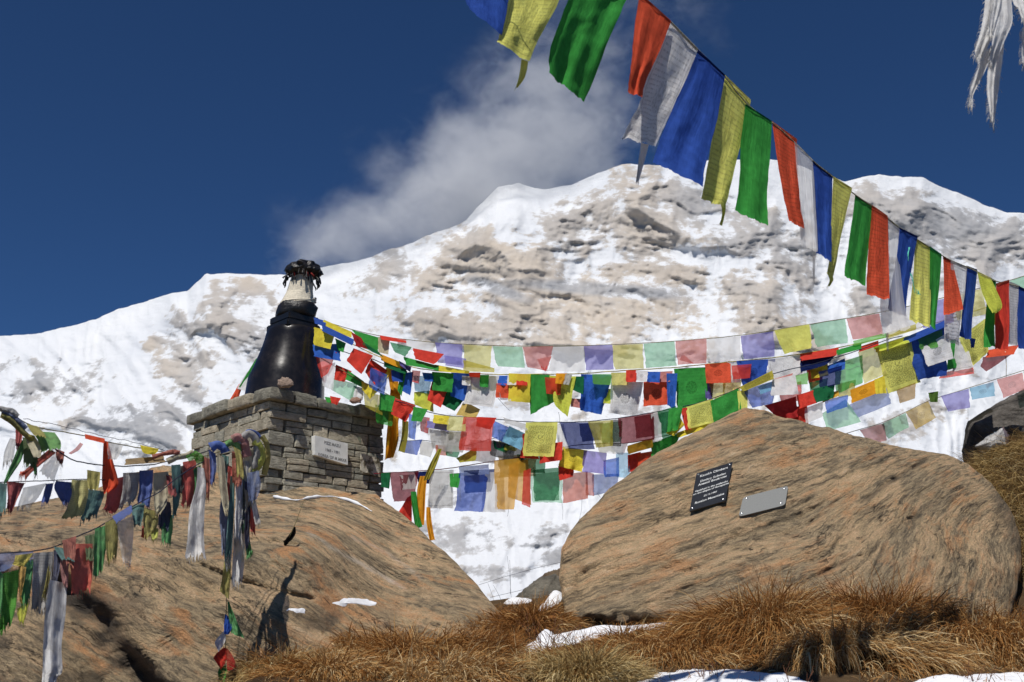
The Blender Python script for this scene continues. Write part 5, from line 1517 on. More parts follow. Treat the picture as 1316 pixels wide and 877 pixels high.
Ff = [
 ('blue', 's', 'upper', (522, 567, 542, 565, 536, 584, 519, 581)),
 ('grey', 's', 'upper', (540, 566, 559, 570, 553, 587, 540, 583)),
 ('brick red', 's', 'small upper', (560, 572, 575, 573, 574, 585, 561, 584)),
 ('dark green', 's', 'small upper', (572, 571, 592, 574, 588, 588, 574, 585)),
 ('olive', '', 'triangular', (587, 589, 612, 575, 611, 592, 592, 594)),
 ('dark green', '', 'narrow', (490, 608, 502, 607, 500, 627, 490, 625)),
 ('maroon', 's', 'netted', (502, 608, 537, 606, 532, 641, 507, 643)),
 ('grey', 's', 'small netted', (514, 611, 533, 610, 534, 627, 516, 629)),
 ('red', '', 'triangular', (523, 640, 529, 636, 529, 673, 512, 659)),
 ('navy', '', 'shadowed', (533, 607, 558, 605, 553, 621, 539, 621)),
 ('grey', 'sp', 'printed', (553, 605, 582, 604, 581, 650, 551, 651)),
 ('green', '', 'narrow', (578, 609, 592, 608, 589, 626, 579, 625)),
 ('slate blue', 's', 'long upper', (591, 600, 627, 597, 628, 609, 593, 611)),
 ('blue', 's', 'large', (591, 608, 628, 607, 620, 655, 586, 654)),
 ('white', 's', 'long sheer', (624, 607, 647, 607, 648, 656, 619, 655)),
 ('amber', 's', 'large sheer', (636, 592, 668, 589, 660, 651, 637, 651)),
 ('amber', 's', 'curved sheer', (655, 597, 678, 590, 682, 646, 654, 636)),
 ('red', 's', 'narrow', (673, 605, 682, 602, 681, 650, 671, 646)),
 ('pale green', 'S', 'very sheer', (681, 610, 722, 606, 721, 644, 685, 644)),
 ('dark green', 's', 'broad', (686, 604, 718, 601, 718, 641, 687, 642)),
 ('red', '', 'crumpled', (718, 599, 738, 598, 736, 612, 719, 617)),
 ('brick red', 's', 'large', (724, 610, 754, 606, 755, 639, 725, 645)),
 ('yellow', 'e', 'emblem printed', (725, 574, 754, 579, 747, 605, 719, 598)),
 ('pink', 's', 'narrow', (753, 606, 763, 609, 763, 636, 753, 635)),
 ('slate blue', 's', 'low sheer', (762, 610, 795, 609, 791, 629, 762, 636)),
 ('purple', 's', 'square', (751, 579, 779, 582, 777, 608, 749, 605)),
 ('royal blue', 's', 'square', (776, 592, 795, 588, 795, 611, 777, 612)),
 ('light blue', 'S', 'faint sheer', (792, 582, 809, 582, 809, 613, 793, 612)),
 ('white', 's', 'low crumpled', (767, 571, 806, 570, 800, 584, 772, 581)),
 ('red', '', 'small partly hidden', (807, 585, 823, 581, 823, 603, 808, 606)),
 ('orange red', '', 'small partly hidden', (820, 583, 838, 580, 835, 594, 820, 602)),
 ('yellow', '', 'rolled', (807, 573, 839, 563, 838, 575, 808, 583)),
 ('green', '', 'crumpled', (838, 569, 874, 556, 864, 582, 838, 593)),
]
far_line(Ff, dF, "prayer flag", "on the lowest far line", "the plinth", "flags on the lowest line", 6000, grow=1.06)
cord([(480, 609), (530, 606.5), (560, 604), (592, 600), (640, 592), (686, 585), (725, 574), (767, 570), (810, 570), (874, 556), (930, 540)], lambda x: dF(x) + .02, .004, M_CORDR, "dark red cord of the lowest far flag line", .5, 12)
cord([(515, 567), (545, 566), (600, 573), (640, 562)], lambda x: dF(x) + .02, .003, M_CORDD, "short dark cord between plinth and large red sheer flag", .4, 13)
Xf = [
 ('grey', 's', 'printed sheer', (566, 552, 596, 553, 594, 578, 568, 576)), ('white', 's', 'limp sheer', (640, 488, 662, 490, 660, 516, 642, 514)), ('red', 's', 'limp sheer', (700, 485, 722, 486, 720, 508, 702, 506)),
 ('navy', 's', 'bunched', (744, 545, 775, 543, 772, 566, 748, 568)), ('dark green', 's', 'limp sheer', (770, 545, 800, 541, 798, 568, 774, 570)), ('maroon', 's', 'limp sheer', (815, 536, 846, 531, 846, 560, 818, 564)),
 ('dark green', 's', 'bunched', (835, 534, 862, 528, 860, 556, 838, 560)), ('olive', 's', 'limp sheer', (640, 552, 668, 553, 664, 580, 642, 578)), ('grey', 's', 'limp sheer', (604, 565, 640, 568, 636, 596, 606, 592)),
 ('dark grey', 's', 'bunched', (646, 574, 676, 576, 672, 600, 648, 598)), ('dark green', 's', 'low sheer', (664, 584, 702, 586, 700, 608, 668, 608)), ('brown', 's', 'low sheer', (640, 586, 690, 584, 688, 612, 642, 614)),
 ('navy', 's', 'low sheer', (596, 605, 636, 603, 632, 632, 598, 634)), ('green', 's', 'limp sheer', (482, 520, 506, 526, 504, 548, 484, 544)), ('royal blue', 's', 'limp sheer', (476, 472, 498, 482, 494, 508, 474, 498)),
 ('red', 's', 'bunched', (940, 470, 966, 468, 964, 486, 942, 488)), ('navy', 's', 'limp sheer', (1052, 478, 1082, 470, 1080, 494, 1054, 500)), ('dark green', 's', 'bunched', (1040, 492, 1064, 486, 1062, 506, 1042, 510)),
 ('red', 's', 'limp sheer', (1000, 498, 1030, 490, 1030, 514, 1004, 520)), ('olive', 's', 'bunched', (1076, 494, 1100, 488, 1098, 508, 1078, 512)),
]
far_line(Xf, lambda x: dD(x) + .10, "flag", "half hidden among the crowded far lines", "the bell", "sheer flags tangled behind the far lines", 6300, wave=.2)
# flags behind the bell
far_line([('green', '', 'slanting', (329, 461, 335, 460, 321, 500, 307, 498)), ('white', '', 'slanting', (318, 478, 323, 476, 315, 502, 304, 500)), ('orange red', '', 'small', (307, 494, 314, 490, 306, 513, 294, 516))],
         lambda x: 10.75, "prayer flag", "strung behind the bell down to the plinth", "the bell", "flags behind the bell", 6500)
far_line([('green', '', 'tiny', (417, 510, 431, 512, 428, 519, 420, 517)), ('red', '', 'tiny', (424, 509, 438, 512, 433, 521, 426, 518))], lambda x: 9.45, "flag scrap", "lying on the plinth coping", "the bell", "flag scraps on the coping", 6600, name="flag_scrap", cat="scrap")

# hanging scarves near the plinth
Sf = [
 ('orange', '', 'upper knotted', [(500, 469, 507, 468), (499, 482, 511, 484), (501, 497, 513, 500), (503, 506, 516, 508)], 'scarf'),
 ('orange', '', 'long broad', [(502, 500, 514, 505), (500, 520, 516, 524), (499, 540, 512, 542), (497, 562, 512, 564), (495, 592, 506, 587)], 'scarf'),
 ('yellow', '', 'thin twisted', [(498, 470, 504, 474), (490, 486, 496, 490), (484, 497, 489, 499)], 'scarf'),
 ('olive', '', 'short pale', [(517, 540, 525, 542), (516, 560, 524, 562), (512, 580, 520, 582)], 'scarf'),
 ('olive', '', 'streaming', [(563, 577, 568, 577), (552, 598, 560, 600), (544, 618, 552, 616)], 'scarf'),
 ('orange', '', 'knotted hanging', [(540, 612, 549, 612), (536, 632, 547, 634), (537, 655, 546, 656), (538, 676, 545, 675)], 'scarf'),
 ('orange', '', 'narrow low', [(548, 652, 553, 652), (548, 672, 555, 672), (552, 695, 559, 694)], 'scarf'),
 ('green', '', 'narrow low', [(528, 632, 535, 632), (530, 655, 538, 656), (534, 680, 543, 677)], 'scarf'),
]
far_line(Sf, lambda x: dF(x) + (.42 if x < 522 else -.18), "scarf", "hanging beside the plinth", "the plinth", "scarves tied beside the plinth", 7000, name="scarf", cat="scarf", wave=.45)
# ------------------------------------------------------------------ weathered lines in front of the left boulder
def dG(px): return 1.0 / (1 / 4.6 + (1 / 6.45 - 1 / 4.6) * px / 315.0)
# knot of old flags at the upper line's end
K1 = [
 ('grey', 'sd', 'leaf shaped', [(13, 563, 21, 565), (6, 580, 18, 585), (4, 596, 16, 592)]),
 ('dark red', 'd', 'short', [(20, 549, 30, 550), (20, 562, 28, 566), (20, 573, 24, 576)]),
 ('green', 'd', 'long twisted', [(26, 566, 34, 566), (18, 588, 28, 590), (10, 606, 18, 606), (5, 621, 9, 620)]),
 ('olive green', 'd', 'dark bunched', [(29, 562, 48, 566), (30, 580, 50, 584), (30, 598, 46, 600)]),
 ('orange red', 'd', 'diagonal', [(64, 577, 72, 582), (45, 592, 52, 598), (24, 612, 34, 612)]),
 ('leaf green', 'd', 'billowing', [(42, 554, 70, 556), (48, 566, 78, 568), (52, 580, 78, 577)]),
 ('cream', 'd', 'leaf shaped', [(31, 557, 44, 560), (36, 572, 52, 574), (44, 588, 53, 587)]),
 ('green', 'd', 'thin', [(41, 580, 46, 580), (42, 595, 47, 595), (44, 609, 48, 608)]),
 ('white', 'sd', 'broad torn', [(60, 584, 79, 580), (55, 600, 76, 598), (50, 606, 69, 621)]),
 ('rust', 'd', 'small', [(72, 577, 83, 581), (72, 586, 82, 590), (73, 591, 80, 597)]),
 ('olive', 'd', 'rolled', [(34, 545, 48, 548), (38, 552, 56, 556), (44, 560, 60, 562)]),
 ('grey', 'sd', 'crumpled', [(52, 556, 66, 556), (62, 566, 76, 566), (66, 576, 78, 576)]),
]
def line_left(items, dep, noun, place, ref, group, seed, name="prayer_flag", fray=.5, wave=.16, cat="prayer flag", layer=.012, dzr=(-.16, -.06)):
    labs = label_string([(it[0], it[2]) for it in items], noun, place, ref)
    for i, it in enumerate(items):
        rs = random.Random(seed + i * 3)
        rows = it[3]
        k = -layer * (i % 7) + rs.uniform(-.008, .008)
        dp = (lambda x, k=k: dep(x) + k)
        root = None
        o = cloth_mesh(name, rows, dp, cloth_mat(it[0], it[1]), seed + i * 13, 20, 30, wave * rs.uniform(.7, 1.4), fray * rs.uniform(.4, 1.2), dz=(rs.uniform(*dzr), rs.uniform(*dzr)), curl=rs.uniform(-.3, .3))
        tag(o, labs[i], cat, group)
        if fray > .3 and rs.random() < .8:
            mb = MB(); threads(mb, rows, (lambda x: dp(x) - .05), seed + i, 14, min(11, abs(rows[-1][1] - rows[0][1]) * .3 + 3))
            mb.build("frayed_threads", cloth_mat(it[0], it[1].replace('p', '').replace('s', '')), o)
line_left(K1, dG, "flag", "in the knot at the frayed upper rope", "its rope end", "flags knotted at the end of the upper rope", 8000)
G1 = [
 ('orange red', '', 'rolled', [(109, 558, 135, 564), (110, 564, 134, 570)]),
 ('orange red', '', 'long triangular', [(133, 566, 139, 568), (132, 590, 145, 592), (131, 618, 152, 622), (134, 634, 141, 632)]),
 ('pink', 's', 'thin slanting', [(103, 569, 107, 571), (96, 577, 101, 579), (88, 583, 92, 584)]),
 ('grey', 's', 'sheer', [(139, 569, 158, 572), (138, 580, 155, 582), (139, 590, 150, 591)]),
 ('yellow', '', 'flat', [(180, 572, 204, 577), (182, 578, 202, 581), (185, 583, 198, 585)]),
 ('brown', 'd', 'rolled', [(162, 590, 210, 586), (160, 598, 212, 594)]),
]
line_left(G1, lambda x: dG(x) + .02, "flag", "on the thin upper rope", "the knot", "flags on the thin upper rope", 8200, fray=.15)
G2 = [
 ('teal', 'd', 'cropped', [(-4, 620, 9, 622), (-4, 640, 8, 642), (-4, 664, 7, 660)]),
 ('dark red', 'd', 'triangular', [(9, 619, 32, 621), (10, 636, 24, 638), (9, 652, 15, 658)]),
 ('grey', 'sd', 'slanting sheer', [(30, 627, 60, 621), (26, 640, 50, 638), (21, 653, 40, 651)]),
 ('blue', 'd', 'bow shaped', [(59, 622, 69, 621), (56, 634, 66, 634), (53, 646, 62, 647)]),
 ('blue', 'd', 'draped', [(72, 618, 92, 620), (70, 628, 92, 634), (80, 646, 88, 649)]),
 ('pale yellow', 'pd', 'torn printed', [(92, 617, 114, 617), (90, 635, 113, 637), (85, 655, 108, 658), (77, 668, 104, 662)]),
 ('olive', 'd', 'short', [(112, 604, 129, 607), (112, 618, 128, 618), (114, 630, 126, 631)]),
 ('teal', 'd', 'slanting', [(114, 629, 135, 632), (109, 645, 130, 648), (102, 674, 124, 662)]),
 ('red', 'd', 'hanging', [(138, 618, 161, 612), (138, 632, 158, 632), (135, 648, 154, 650), (132, 656, 147, 661)]),
 ('grey', 'pd', 'printed', [(158, 608, 181, 607), (158, 625, 178, 624), (155, 642, 175, 640), (152, 655, 171, 646)]),
 ('blue', 'd', 'straight', [(179, 605, 197, 604), (179, 625, 196, 626), (176, 646, 192, 651)]),
 ('cream', 'd', 'torn', [(197, 608, 217, 606), (197, 628, 216, 628), (198, 648, 214, 648), (199, 662, 206, 660)]),
 ('dark red', 'd', 'bordered', [(213, 608, 224, 614), (215, 625, 226, 628), (217, 636, 227, 637)]),
 ('teal', 'd', 'long', [(220, 598, 232, 597), (221, 620, 232, 622), (222, 645, 230, 647), (222, 661, 226, 658)]),
 ('black', 'd', 'narrow', [(230, 600, 237, 598), (231, 618, 237, 620), (230, 634, 236, 632)]),
 ('red', 'd', 'broad', [(235, 594, 252, 591), (235, 615, 252, 616), (233, 649, 248, 651)]),
 ('green', 'd', 'narrow', [(248, 602, 258, 598), (250, 625, 256, 627), (244, 656, 252, 650)]),
 ('rust', 'd', 'wrinkled', [(259, 586, 270, 590), (261, 610, 271, 612), (263, 634, 268, 640)]),
 ('blue', 'd', 'narrow', [(268, 578, 277, 583), (270, 600, 278, 602), (270, 622, 275, 618)]),
]
line_left(G2, lambda x: dG(x) - .06, "flag", "on the middle faded rope", "the frame edge", "flags on the middle faded rope", 8400)
G2b = [
 ('navy', 'd', 'draped', [(207, 642, 219, 646), (204, 660, 220, 662), (203, 676, 216, 681)]),
 ('green', 'd', 'draped', [(206, 660, 222, 662), (207, 680, 222, 682), (208, 696, 219, 700)]),
 ('olive', 'd', 'draped', [(184, 652, 203, 658), (184, 670, 203, 672), (186, 691, 199, 684)]),
 ('red', 'd', 'tiny torn', [(183, 676, 194, 680), (182, 684, 193, 688), (181, 690, 189, 691)]),
 ('lime', 'd', 'tiny torn', [(193, 676, 204, 680), (194, 686, 203, 688), (195, 694, 202, 692)]),
 ('teal', 'd', 'draped', [(168, 652, 186, 646), (170, 662, 184, 662), (172, 676, 181, 675)]),
]
line_left(G2b, lambda x: dG(x) - .13, "flag", "at the upper end of the lower faded rope", "the frame edge", "flags at the upper end of the lower rope", 8600)
G3 = [
 ('slate blue', 's', 'flat sheer', [(-4, 712, 43, 709), (-4, 722, 43, 713), (-4, 737, 43, 718)]),
 ('green', 'd', 'dark cropped', [(-8, 728, 4, 738), (-8, 755, 3, 760), (-8, 788, 2, 784)]),
 ('leaf green', 'p', 'broad printed', [(4, 737, 25, 732), (3, 758, 23, 758), (0, 785, 20, 782), (-4, 816, 14, 802)]),
 ('green', 'd', 'narrow', [(31, 722, 43, 719), (29, 745, 41, 745), (25, 778, 38, 774)]),
 ('lime', 's', 'pale torn', [(22, 782, 37, 775), (22, 790, 34, 790), (24, 797, 30, 801)]),
 ('yellow', 'd', 'folded', [(20, 714, 43, 711), (18, 722, 36, 722), (16, 726, 30, 729)]),
 ('amber', 'd', 'thin pointed', [(24, 727, 34, 729), (24, 745, 31, 748), (25, 768, 27, 768)]),
 ('grey', 'pd', 'printed', [(43, 711, 69, 709), (42, 740, 66, 742), (41, 765, 61, 768), (40, 782, 57, 787)]),
 ('olive', 'd', 'ragged thin', [(62, 726, 68, 728), (59, 745, 65, 748), (55, 764, 59, 766)]),
 ('navy', 'd', 'short', [(69, 707, 78, 709), (69, 725, 77, 727), (67, 744, 74, 746)]),
 ('teal', 'd', 'looped', [(69, 703, 80, 704), (74, 712, 88, 713), (80, 720, 96, 721)]),
 ('orange red', 'd', 'broad', [(88, 699, 119, 699), (90, 720, 119, 724), (92, 745, 118, 746), (92, 763, 115, 760)]),
 ('rust', 'd', 'folded', [(80, 695, 98, 689), (82, 710, 97, 712), (85, 724, 95, 731)]),
 ('pink', 'pd', 'striped', [(77, 714, 89, 714), (78, 735, 88, 736), (80, 750, 87, 755)]),
 ('olive green', 'd', 'striped', [(109, 689, 123, 686), (110, 705, 122, 706), (111, 719, 119, 721)]),
 ('green', 'd', 'long', [(122, 680, 137, 675), (121, 702, 136, 704), (120, 742, 132, 734)]),
 ('olive', 'd', 'broad', [(135, 672, 152, 664), (136, 692, 152, 692), (137, 722, 149, 716)]),
 ('blue', 'd', 'rolled', [(144, 664, 169, 649), (150, 673, 170, 658)]),
 ('white', 'sd', 'torn', [(150, 672, 172, 662), (153, 695, 171, 694), (158, 722, 168, 726)]),
]
line_left(G3, lambda x: dG(x) - .22, "flag", "on the lowest faded rope", "the frame edge", "flags on the lowest faded rope", 8800)
SC = [
 ('white', 'd', 'long curled', [(64, 745, 86, 750), (58, 785, 84, 790), (56, 825, 79, 830), (55, 860, 80, 862), (54, 868, 73, 871), (53, 884, 72, 884)], 'below the orange red flag'),
 ('white', 'd', 'broad wrinkled', [(254, 600, 262, 602), (252, 625, 265, 625), (244, 655, 263, 655), (241, 690, 262, 692), (238, 720, 265, 716)], 'below the broad red flag'),
 ('cream', 'd', 'soft pale', [(279, 584, 288, 588), (281, 615, 291, 618), (284, 640, 294, 645), (289, 660, 293, 660)], 'at the near side of the hanging bundle'),
 ('teal', 'd', 'long dark', [(296, 612, 302, 612), (294, 650, 301, 650), (291, 690, 299, 690), (289, 721, 296, 720)], 'in the hanging bundle'),
 ('white', 'd', 'long sheer', [(303, 640, 315, 645), (301, 680, 315, 685), (299, 720, 314, 725), (297, 757, 311, 748)], 'in the middle of the hanging bundle'),
 ('white', '', 'tightly twisted', [(301, 612, 312, 614), (303, 640, 312, 642), (302, 665, 311, 668), (302, 690, 309, 693)], 'in the hanging bundle'),
 ('navy', 'd', 'long narrow', [(314, 618, 323, 622), (315, 650, 322, 652), (314, 680, 321, 682), (315, 703, 321, 702)], 'in the hanging bundle'),
 ('grey', 'd', 'pointed', [(321, 638, 328, 642), (324, 655, 332, 658), (328, 674, 335, 672)], 'at the far side of the hanging bundle'),
 ('slate blue', 's', 'sheer crumpled', [(318, 608, 333, 605), (318, 625, 335, 625), (320, 645, 330, 641)], 'at the far side of the hanging bundle'),
 ('red', 'd', 'small torn', [(319, 652, 327, 654), (321, 668, 328, 670), (322, 684, 328, 686)], 'at the far side of the hanging bundle'),
 ('green', 'd', 'small pointed', [(315, 688, 320, 690), (316, 700, 323, 704), (317, 719, 325, 712)], 'at the foot of the hanging bundle'),
 ('olive', 'd', 'long', [(300, 574, 309, 579), (303, 590, 312, 594), (304, 612, 314, 616)], 'in the hanging bundle'),
 ('red', 'd', 'narrow', [(293, 598, 303, 602), (292, 620, 300, 622), (291, 641, 296, 642)], 'in the hanging bundle'),
 ('grey', 'd', 'broad limp', [(306, 590, 322, 594), (306, 620, 323, 622), (305, 650, 321, 652), (306, 676, 318, 674)], 'behind the twisted white scarf of the bundle'),
 ('slate blue', 'd', 'long ragged', [(284, 640, 294, 642), (282, 665, 293, 668), (284, 690, 292, 692), (285, 712, 290, 710)], 'low in the hanging bundle'),
 ('dark green', 'd', 'broad ragged', [(306, 600, 320, 604), (307, 625, 321, 626), (309, 655, 320, 656), (311, 684, 317, 682)], 'deep inside the hanging bundle'),
 ('rust', 'd', 'short ragged', [(298, 580, 312, 584), (298, 600, 313, 602), (299, 622, 310, 624)], 'at the top of the hanging bundle'),
 ('cream', 'd', 'broad faded', [(314, 575, 330, 578), (313, 600, 331, 604), (314, 630, 329, 632), (316, 652, 326, 650)], 'at the back of the hanging bundle'),
 ('white', 'd', 'short torn', [(288, 655, 300, 656), (287, 680, 300, 682), (288, 705, 299, 706), (290, 730, 296, 728)], 'low in the hanging bundle'),
 ('teal', 'd', 'narrow short', [(285, 584, 294, 587), (287, 610, 294, 612), (287, 634, 293, 636)], 'in the hanging bundle'),
]
for i, it in enumerate(SC):
    o_ = -.03 - .012 * (len(SC) - 1 - i)
    dp = lambda x, o_=o_: dG(x) - (.12 if x < 150 else .02) + o_
    o = cloth_mesh("scarf", it[3], dp, cloth_mat(it[0], it[1]), 9000 + i * 17, 20, 46, .30, .35, dz=(-.28, -.20))
    tag(o, f"{it[2]} {it[0]} scarf {it[4]}", "scarf", "scarves hanging on the faded ropes")
    mb = MB(); threads(mb, it[3], (lambda x: dp(x) - .03), 90 + i, 12, 8)
    mb.build("frayed_threads", cloth_mat(it[0], it[1].replace('s', '')), o)
# loops and knots on top of the bundle
def loop_cloth(name, pts, wid, dep, mat, label, cat, group, seed, d3=0.0):
    """Band of cloth bent along a path of pixels."""
    pts = np.array(pts, float)
    n = 40; t = np.linspace(0, len(pts) - 1, n); x = np.interp(t, range(len(pts)), pts[:, 0]); y = np.interp(t, range(len(pts)), pts[:, 1])
    kk = np.ones(7) / 7
    x = np.convolve(np.pad(x, 3, 'edge'), kk, 'valid'); y = np.convolve(np.pad(y, 3, 'edge'), kk, 'valid')
    mb = MB()
    tx, ty = np.gradient(x), np.gradient(y); L = np.hypot(tx, ty) + 1e-6
    nx, ny = -ty / L, tx / L
    w = wid * (1 + .3 * fbm(np.stack([t, 0 * t, 0 * t + seed], -1), 3, seed=seed))
    m = 11; u = np.linspace(-1, 1, m)
    PX = x[:, None] + nx[:, None] * w[:, None] * u[None] ; PY = y[:, None] + ny[:, None] * w[:, None] * u[None]
    D = dep(PX) - .05 * np.sqrt(np.clip(1 - u[None] ** 2, 0, 1)) * (wid / 6) + .012 * fbm(np.stack([PX / 4, PY / 4, 0 * PX + seed], -1), 3, seed=seed) + d3 * np.linspace(-1, 1, n)[:, None]
    U, V = np.meshgrid(np.linspace(0, 1, m), np.linspace(0, 1, n))
    o = mesh_np(name, Pn(PX, PY, D), grid_faces(n, m), mat, None, True, uvs=np.stack([U, V], -1).reshape(-1, 2))
    tag(o, label, cat, group)
    return o
g_ = "knotted cloths on top of the hanging bundle"
dK = lambda x: dG(np.asarray(x, float)) - .10
for i, (c, st, pts, w, lab) in enumerate([
    ('grey', 'd', [(308, 572), (314, 560), (322, 556), (330, 566), (332, 585), (326, 605)], 5.5, 'grey cloth looped over the top of the hanging bundle'),
    ('lime', 'd', [(326, 566), (334, 574), (337, 588), (332, 600), (322, 608)], 5.5, 'lime cloth loop with dark stains on the hanging bundle'),
    ('pink', 'd', [(298, 566), (306, 562), (314, 568), (316, 580), (318, 588)], 6, 'rose red cloth loop on top of the hanging bundle'),
    ('leaf green', 'd', [(290, 572), (298, 568), (304, 572), (308, 582)], 4.5, 'green cloth knot beside the rose red loop'),
    ('royal blue', 'd', [(270, 576), (279, 571), (288, 576), (290, 582)], 6, 'blue cloth knot on the rope before the bundle'),
    ('leaf green', 's', [(240, 590), (250, 584), (258, 590), (252, 595)], 5, 'pale green cloth knot on the rope above the broad red flag'),
    ('cream', 'd', [(214, 594), (226, 588), (240, 586), (250, 580)], 4, 'cream cloth wound on the rope beside the pale green knot'),
    ('olive', 'd', [(336, 560), (343, 570), (344, 590), (339, 612)], 3.6, 'olive cloth strip behind the lime loop'),
    ('royal blue', 'd', [(310, 560), (320, 553), (330, 556), (336, 564)], 1.8, 'thin blue band tied over the bundle top'),
    ('slate blue', 'd', [(2, 528), (14, 534), (26, 543), (34, 552)], 3.2, 'slate blue cloth wound on the frayed upper rope end'),
    ('olive', 'd', [(0, 533), (12, 538), (22, 548), (34, 560), (44, 566)], 4, 'olive cloth wound on the frayed upper rope end'),
    ('grey', 'd', [(-4, 524), (6, 527), (16, 529), (24, 536)], 3.5, 'grey cloth wound on the frayed upper rope end'),
    ('rust', 'd', [(195, 588), (208, 584), (222, 581), (232, 582)], 3, 'rust cloth strip wound on the middle faded rope'),
]):
    loop_cloth("knotted_cloth", pts, w, dK, cloth_mat(c, st), lab, "cloth", g_, 60 + i)
cord([(-40, 512), (0, 526), (20, 536), (40, 548), (60, 552), (110, 560), (140, 569), (190, 578), (232, 585), (262, 588), (300, 574), (318, 562)], lambda x: dG(x) + .03, .0026, M_CORD, "frayed upper rope with thin flags above the left boulder", .5, 20)
cord([(30, 538), (48, 542), (80, 548), (110, 555), (150, 564), (190, 573), (230, 583)], lambda x: dG(x) + .05, .0014, M_CORDD, "wavy dark string above the frayed upper rope", 1.6, 21)
cord([(60, 570), (75, 580), (92, 592), (120, 597), (160, 600), (200, 597), (235, 588), (270, 579), (316, 562)], lambda x: dG(x) - .03, .003, M_CORDD, "dark rope sagging from the knot to the bundle", .6, 22)
cord([(-40, 626), (0, 620), (60, 618), (100, 616), (135, 617)], lambda x: dG(x) - .055, .0022, M_CORDD, "thin dark string of the middle faded flags", .3, 23)
cord([(-40, 714), (0, 711), (42, 709), (72, 703), (98, 690), (122, 680), (150, 664), (172, 650), (186, 642), (204, 634), (230, 612), (262, 592)], lambda x: dG(x) - .2, .0028, M_CORDD, "dark rope of the lowest faded flags", .5, 24)
# string of small flags hanging down from the bundle
ST = [
 ('olive', 'd', 'faded', [(289, 718, 297, 720), (285, 745, 296, 745), (282, 760, 294, 771)]),
 ('green', 'd', 'dark triangular', [(292, 772, 295, 775), (294, 795, 305, 800), (297, 814, 315, 821)]),
 ('blue', '', 'small', [(289, 789, 292, 791), (288, 802, 298, 804), (288, 815, 294, 816)]),
 ('white', '', 'small', [(288, 811, 290, 814), (278, 822, 289, 825), (276, 828, 281, 838)]),
 ('dark red', 's', 'thin', [(290, 832, 296, 838), (291, 848, 302, 850), (292, 862, 304, 862)]),
 ('red', '', 'bright', [(288, 832, 291, 834), (278, 840, 291, 848), (274, 846, 284, 861)]),
 ('green', '', 'small', [(283, 857, 291, 855), (280, 864, 291, 866), (281, 873, 288, 878)]),
]
line_left(ST, lambda x: dG(300) - .1, "flag", "on the string hanging below the bundle", "its top", "flags on the hanging string", 9300, fray=.1, wave=.2)
mb = MB(); mb.tube([P(x, y, dG(300) - .09) for x, y in [(300, 600), (297, 640), (294, 690), (291, 730), (291, 780), (290, 830), (288, 880), (287, 940)]], .0022, 5)
tag(mb.build("hanging_string", M_CORD), "thin string hanging down from the bundle over the rock", "string", "loose strings on the flag lines")

# dark cloth put in for a shadow mark on the left boulder, with a twig
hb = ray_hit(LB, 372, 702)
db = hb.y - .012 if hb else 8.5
rt = empty("shadow_mark", P(372, 700, db)); tag(rt, "dark cloth standing in for a shadow mark beside a twig on the rusty boulder", "shadow_cloth")
adopt(cloth_mesh("shadow_cloth", [(378, 677, 380, 678), (374, 684, 380, 686), (369, 691, 376, 693), (364, 699, 368, 701)], db, cloth_mat('black', ''), 77, 14, 20, .3, .8), rt)
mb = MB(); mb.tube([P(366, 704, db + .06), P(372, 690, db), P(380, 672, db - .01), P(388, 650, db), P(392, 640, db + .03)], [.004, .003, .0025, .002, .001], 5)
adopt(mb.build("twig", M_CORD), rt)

# ------------------------------------------------------------------ torn white scarves hanging into view at the upper right
def torn(name_lab, strips, depth, seed):
    x0, y0 = strips[0][0][:2]
    rt = empty("torn_scarf", P(x0, y0, depth)); tag(rt, name_lab, "scarf", "torn white scarves at the upper edge")
    for i, rows in enumerate(strips):
        d = depth - .02 * i
        o = cloth_mesh("strip", rows, d, cloth_mat('white', ''), seed + i * 5, 20, 50, .16, .4, dz=(-.16, -.10))
        adopt(o, rt)
        mb = MB()
        rs = random.Random(seed + i)
        for k in range(70):                                   # frayed edges
            t = rs.random(); j = t * (len(rows) - 1); a = int(min(j, len(rows) - 2)); f = j - a
            L = [rows[a][m] * (1 - f) + rows[a + 1][m] * f for m in range(4)]
            side = rs.random() < .72
            x, y = (L[0], L[1]) if side else (L[2], L[3])
            s_ = -1 if side else 1
            l = rs.uniform(1.5, 5.5)
            mb.tube([P(x - s_ * .8, y, d), P(x + s_ * l * .6, y + l * .4, d - .004), P(x + s_ * l * .8, y + l * 1.1, d + .003)], [.0007, .0006, .0003], 4)
        threads(mb, rows, d, seed + 9 + i, 16, 12)
        adopt(mb.build("frayed_threads", cloth_mat('white', '')), rt)
torn("torn white scarf of long frayed strips against the blue sky", [
 [(1267, -40, 1286, -40), (1266, 0, 1284, 0), (1262, 30, 1281, 28), (1256, 55, 1272, 52), (1250, 72, 1262, 78)],
 [(1274, 62, 1291, 50), (1270, 85, 1288, 80), (1268, 115, 1284, 110), (1271, 135, 1280, 138), (1272, 152, 1278, 162)],
 [(1266, 66, 1275, 60), (1258, 85, 1270, 82), (1248, 110, 1260, 104), (1246, 124, 1251, 122), (1244, 136, 1250, 138)],
 [(1284, -40, 1300, -40), (1282, 0, 1300, 0), (1280, 25, 1301, 28), (1276, 50, 1292, 48), (1271, 78, 1276, 80)],
 [(1279, -40, 1288, -40), (1277, 0, 1286, 0), (1272, 25, 1280, 28), (1271, 45, 1276, 46)],
], 3.3, 500)
torn("torn white scarf cropped at the upper corner of the sky", [
 [(1299, -40, 1330, -40), (1301, 0, 1326, 0), (1308, 12, 1322, 14), (1314, 28, 1320, 30)],
 [(1314, 36, 1330, 30), (1313, 55, 1326, 55), (1313, 72, 1324, 74), (1314, 82, 1320, 84)],
], 3.4, 540)

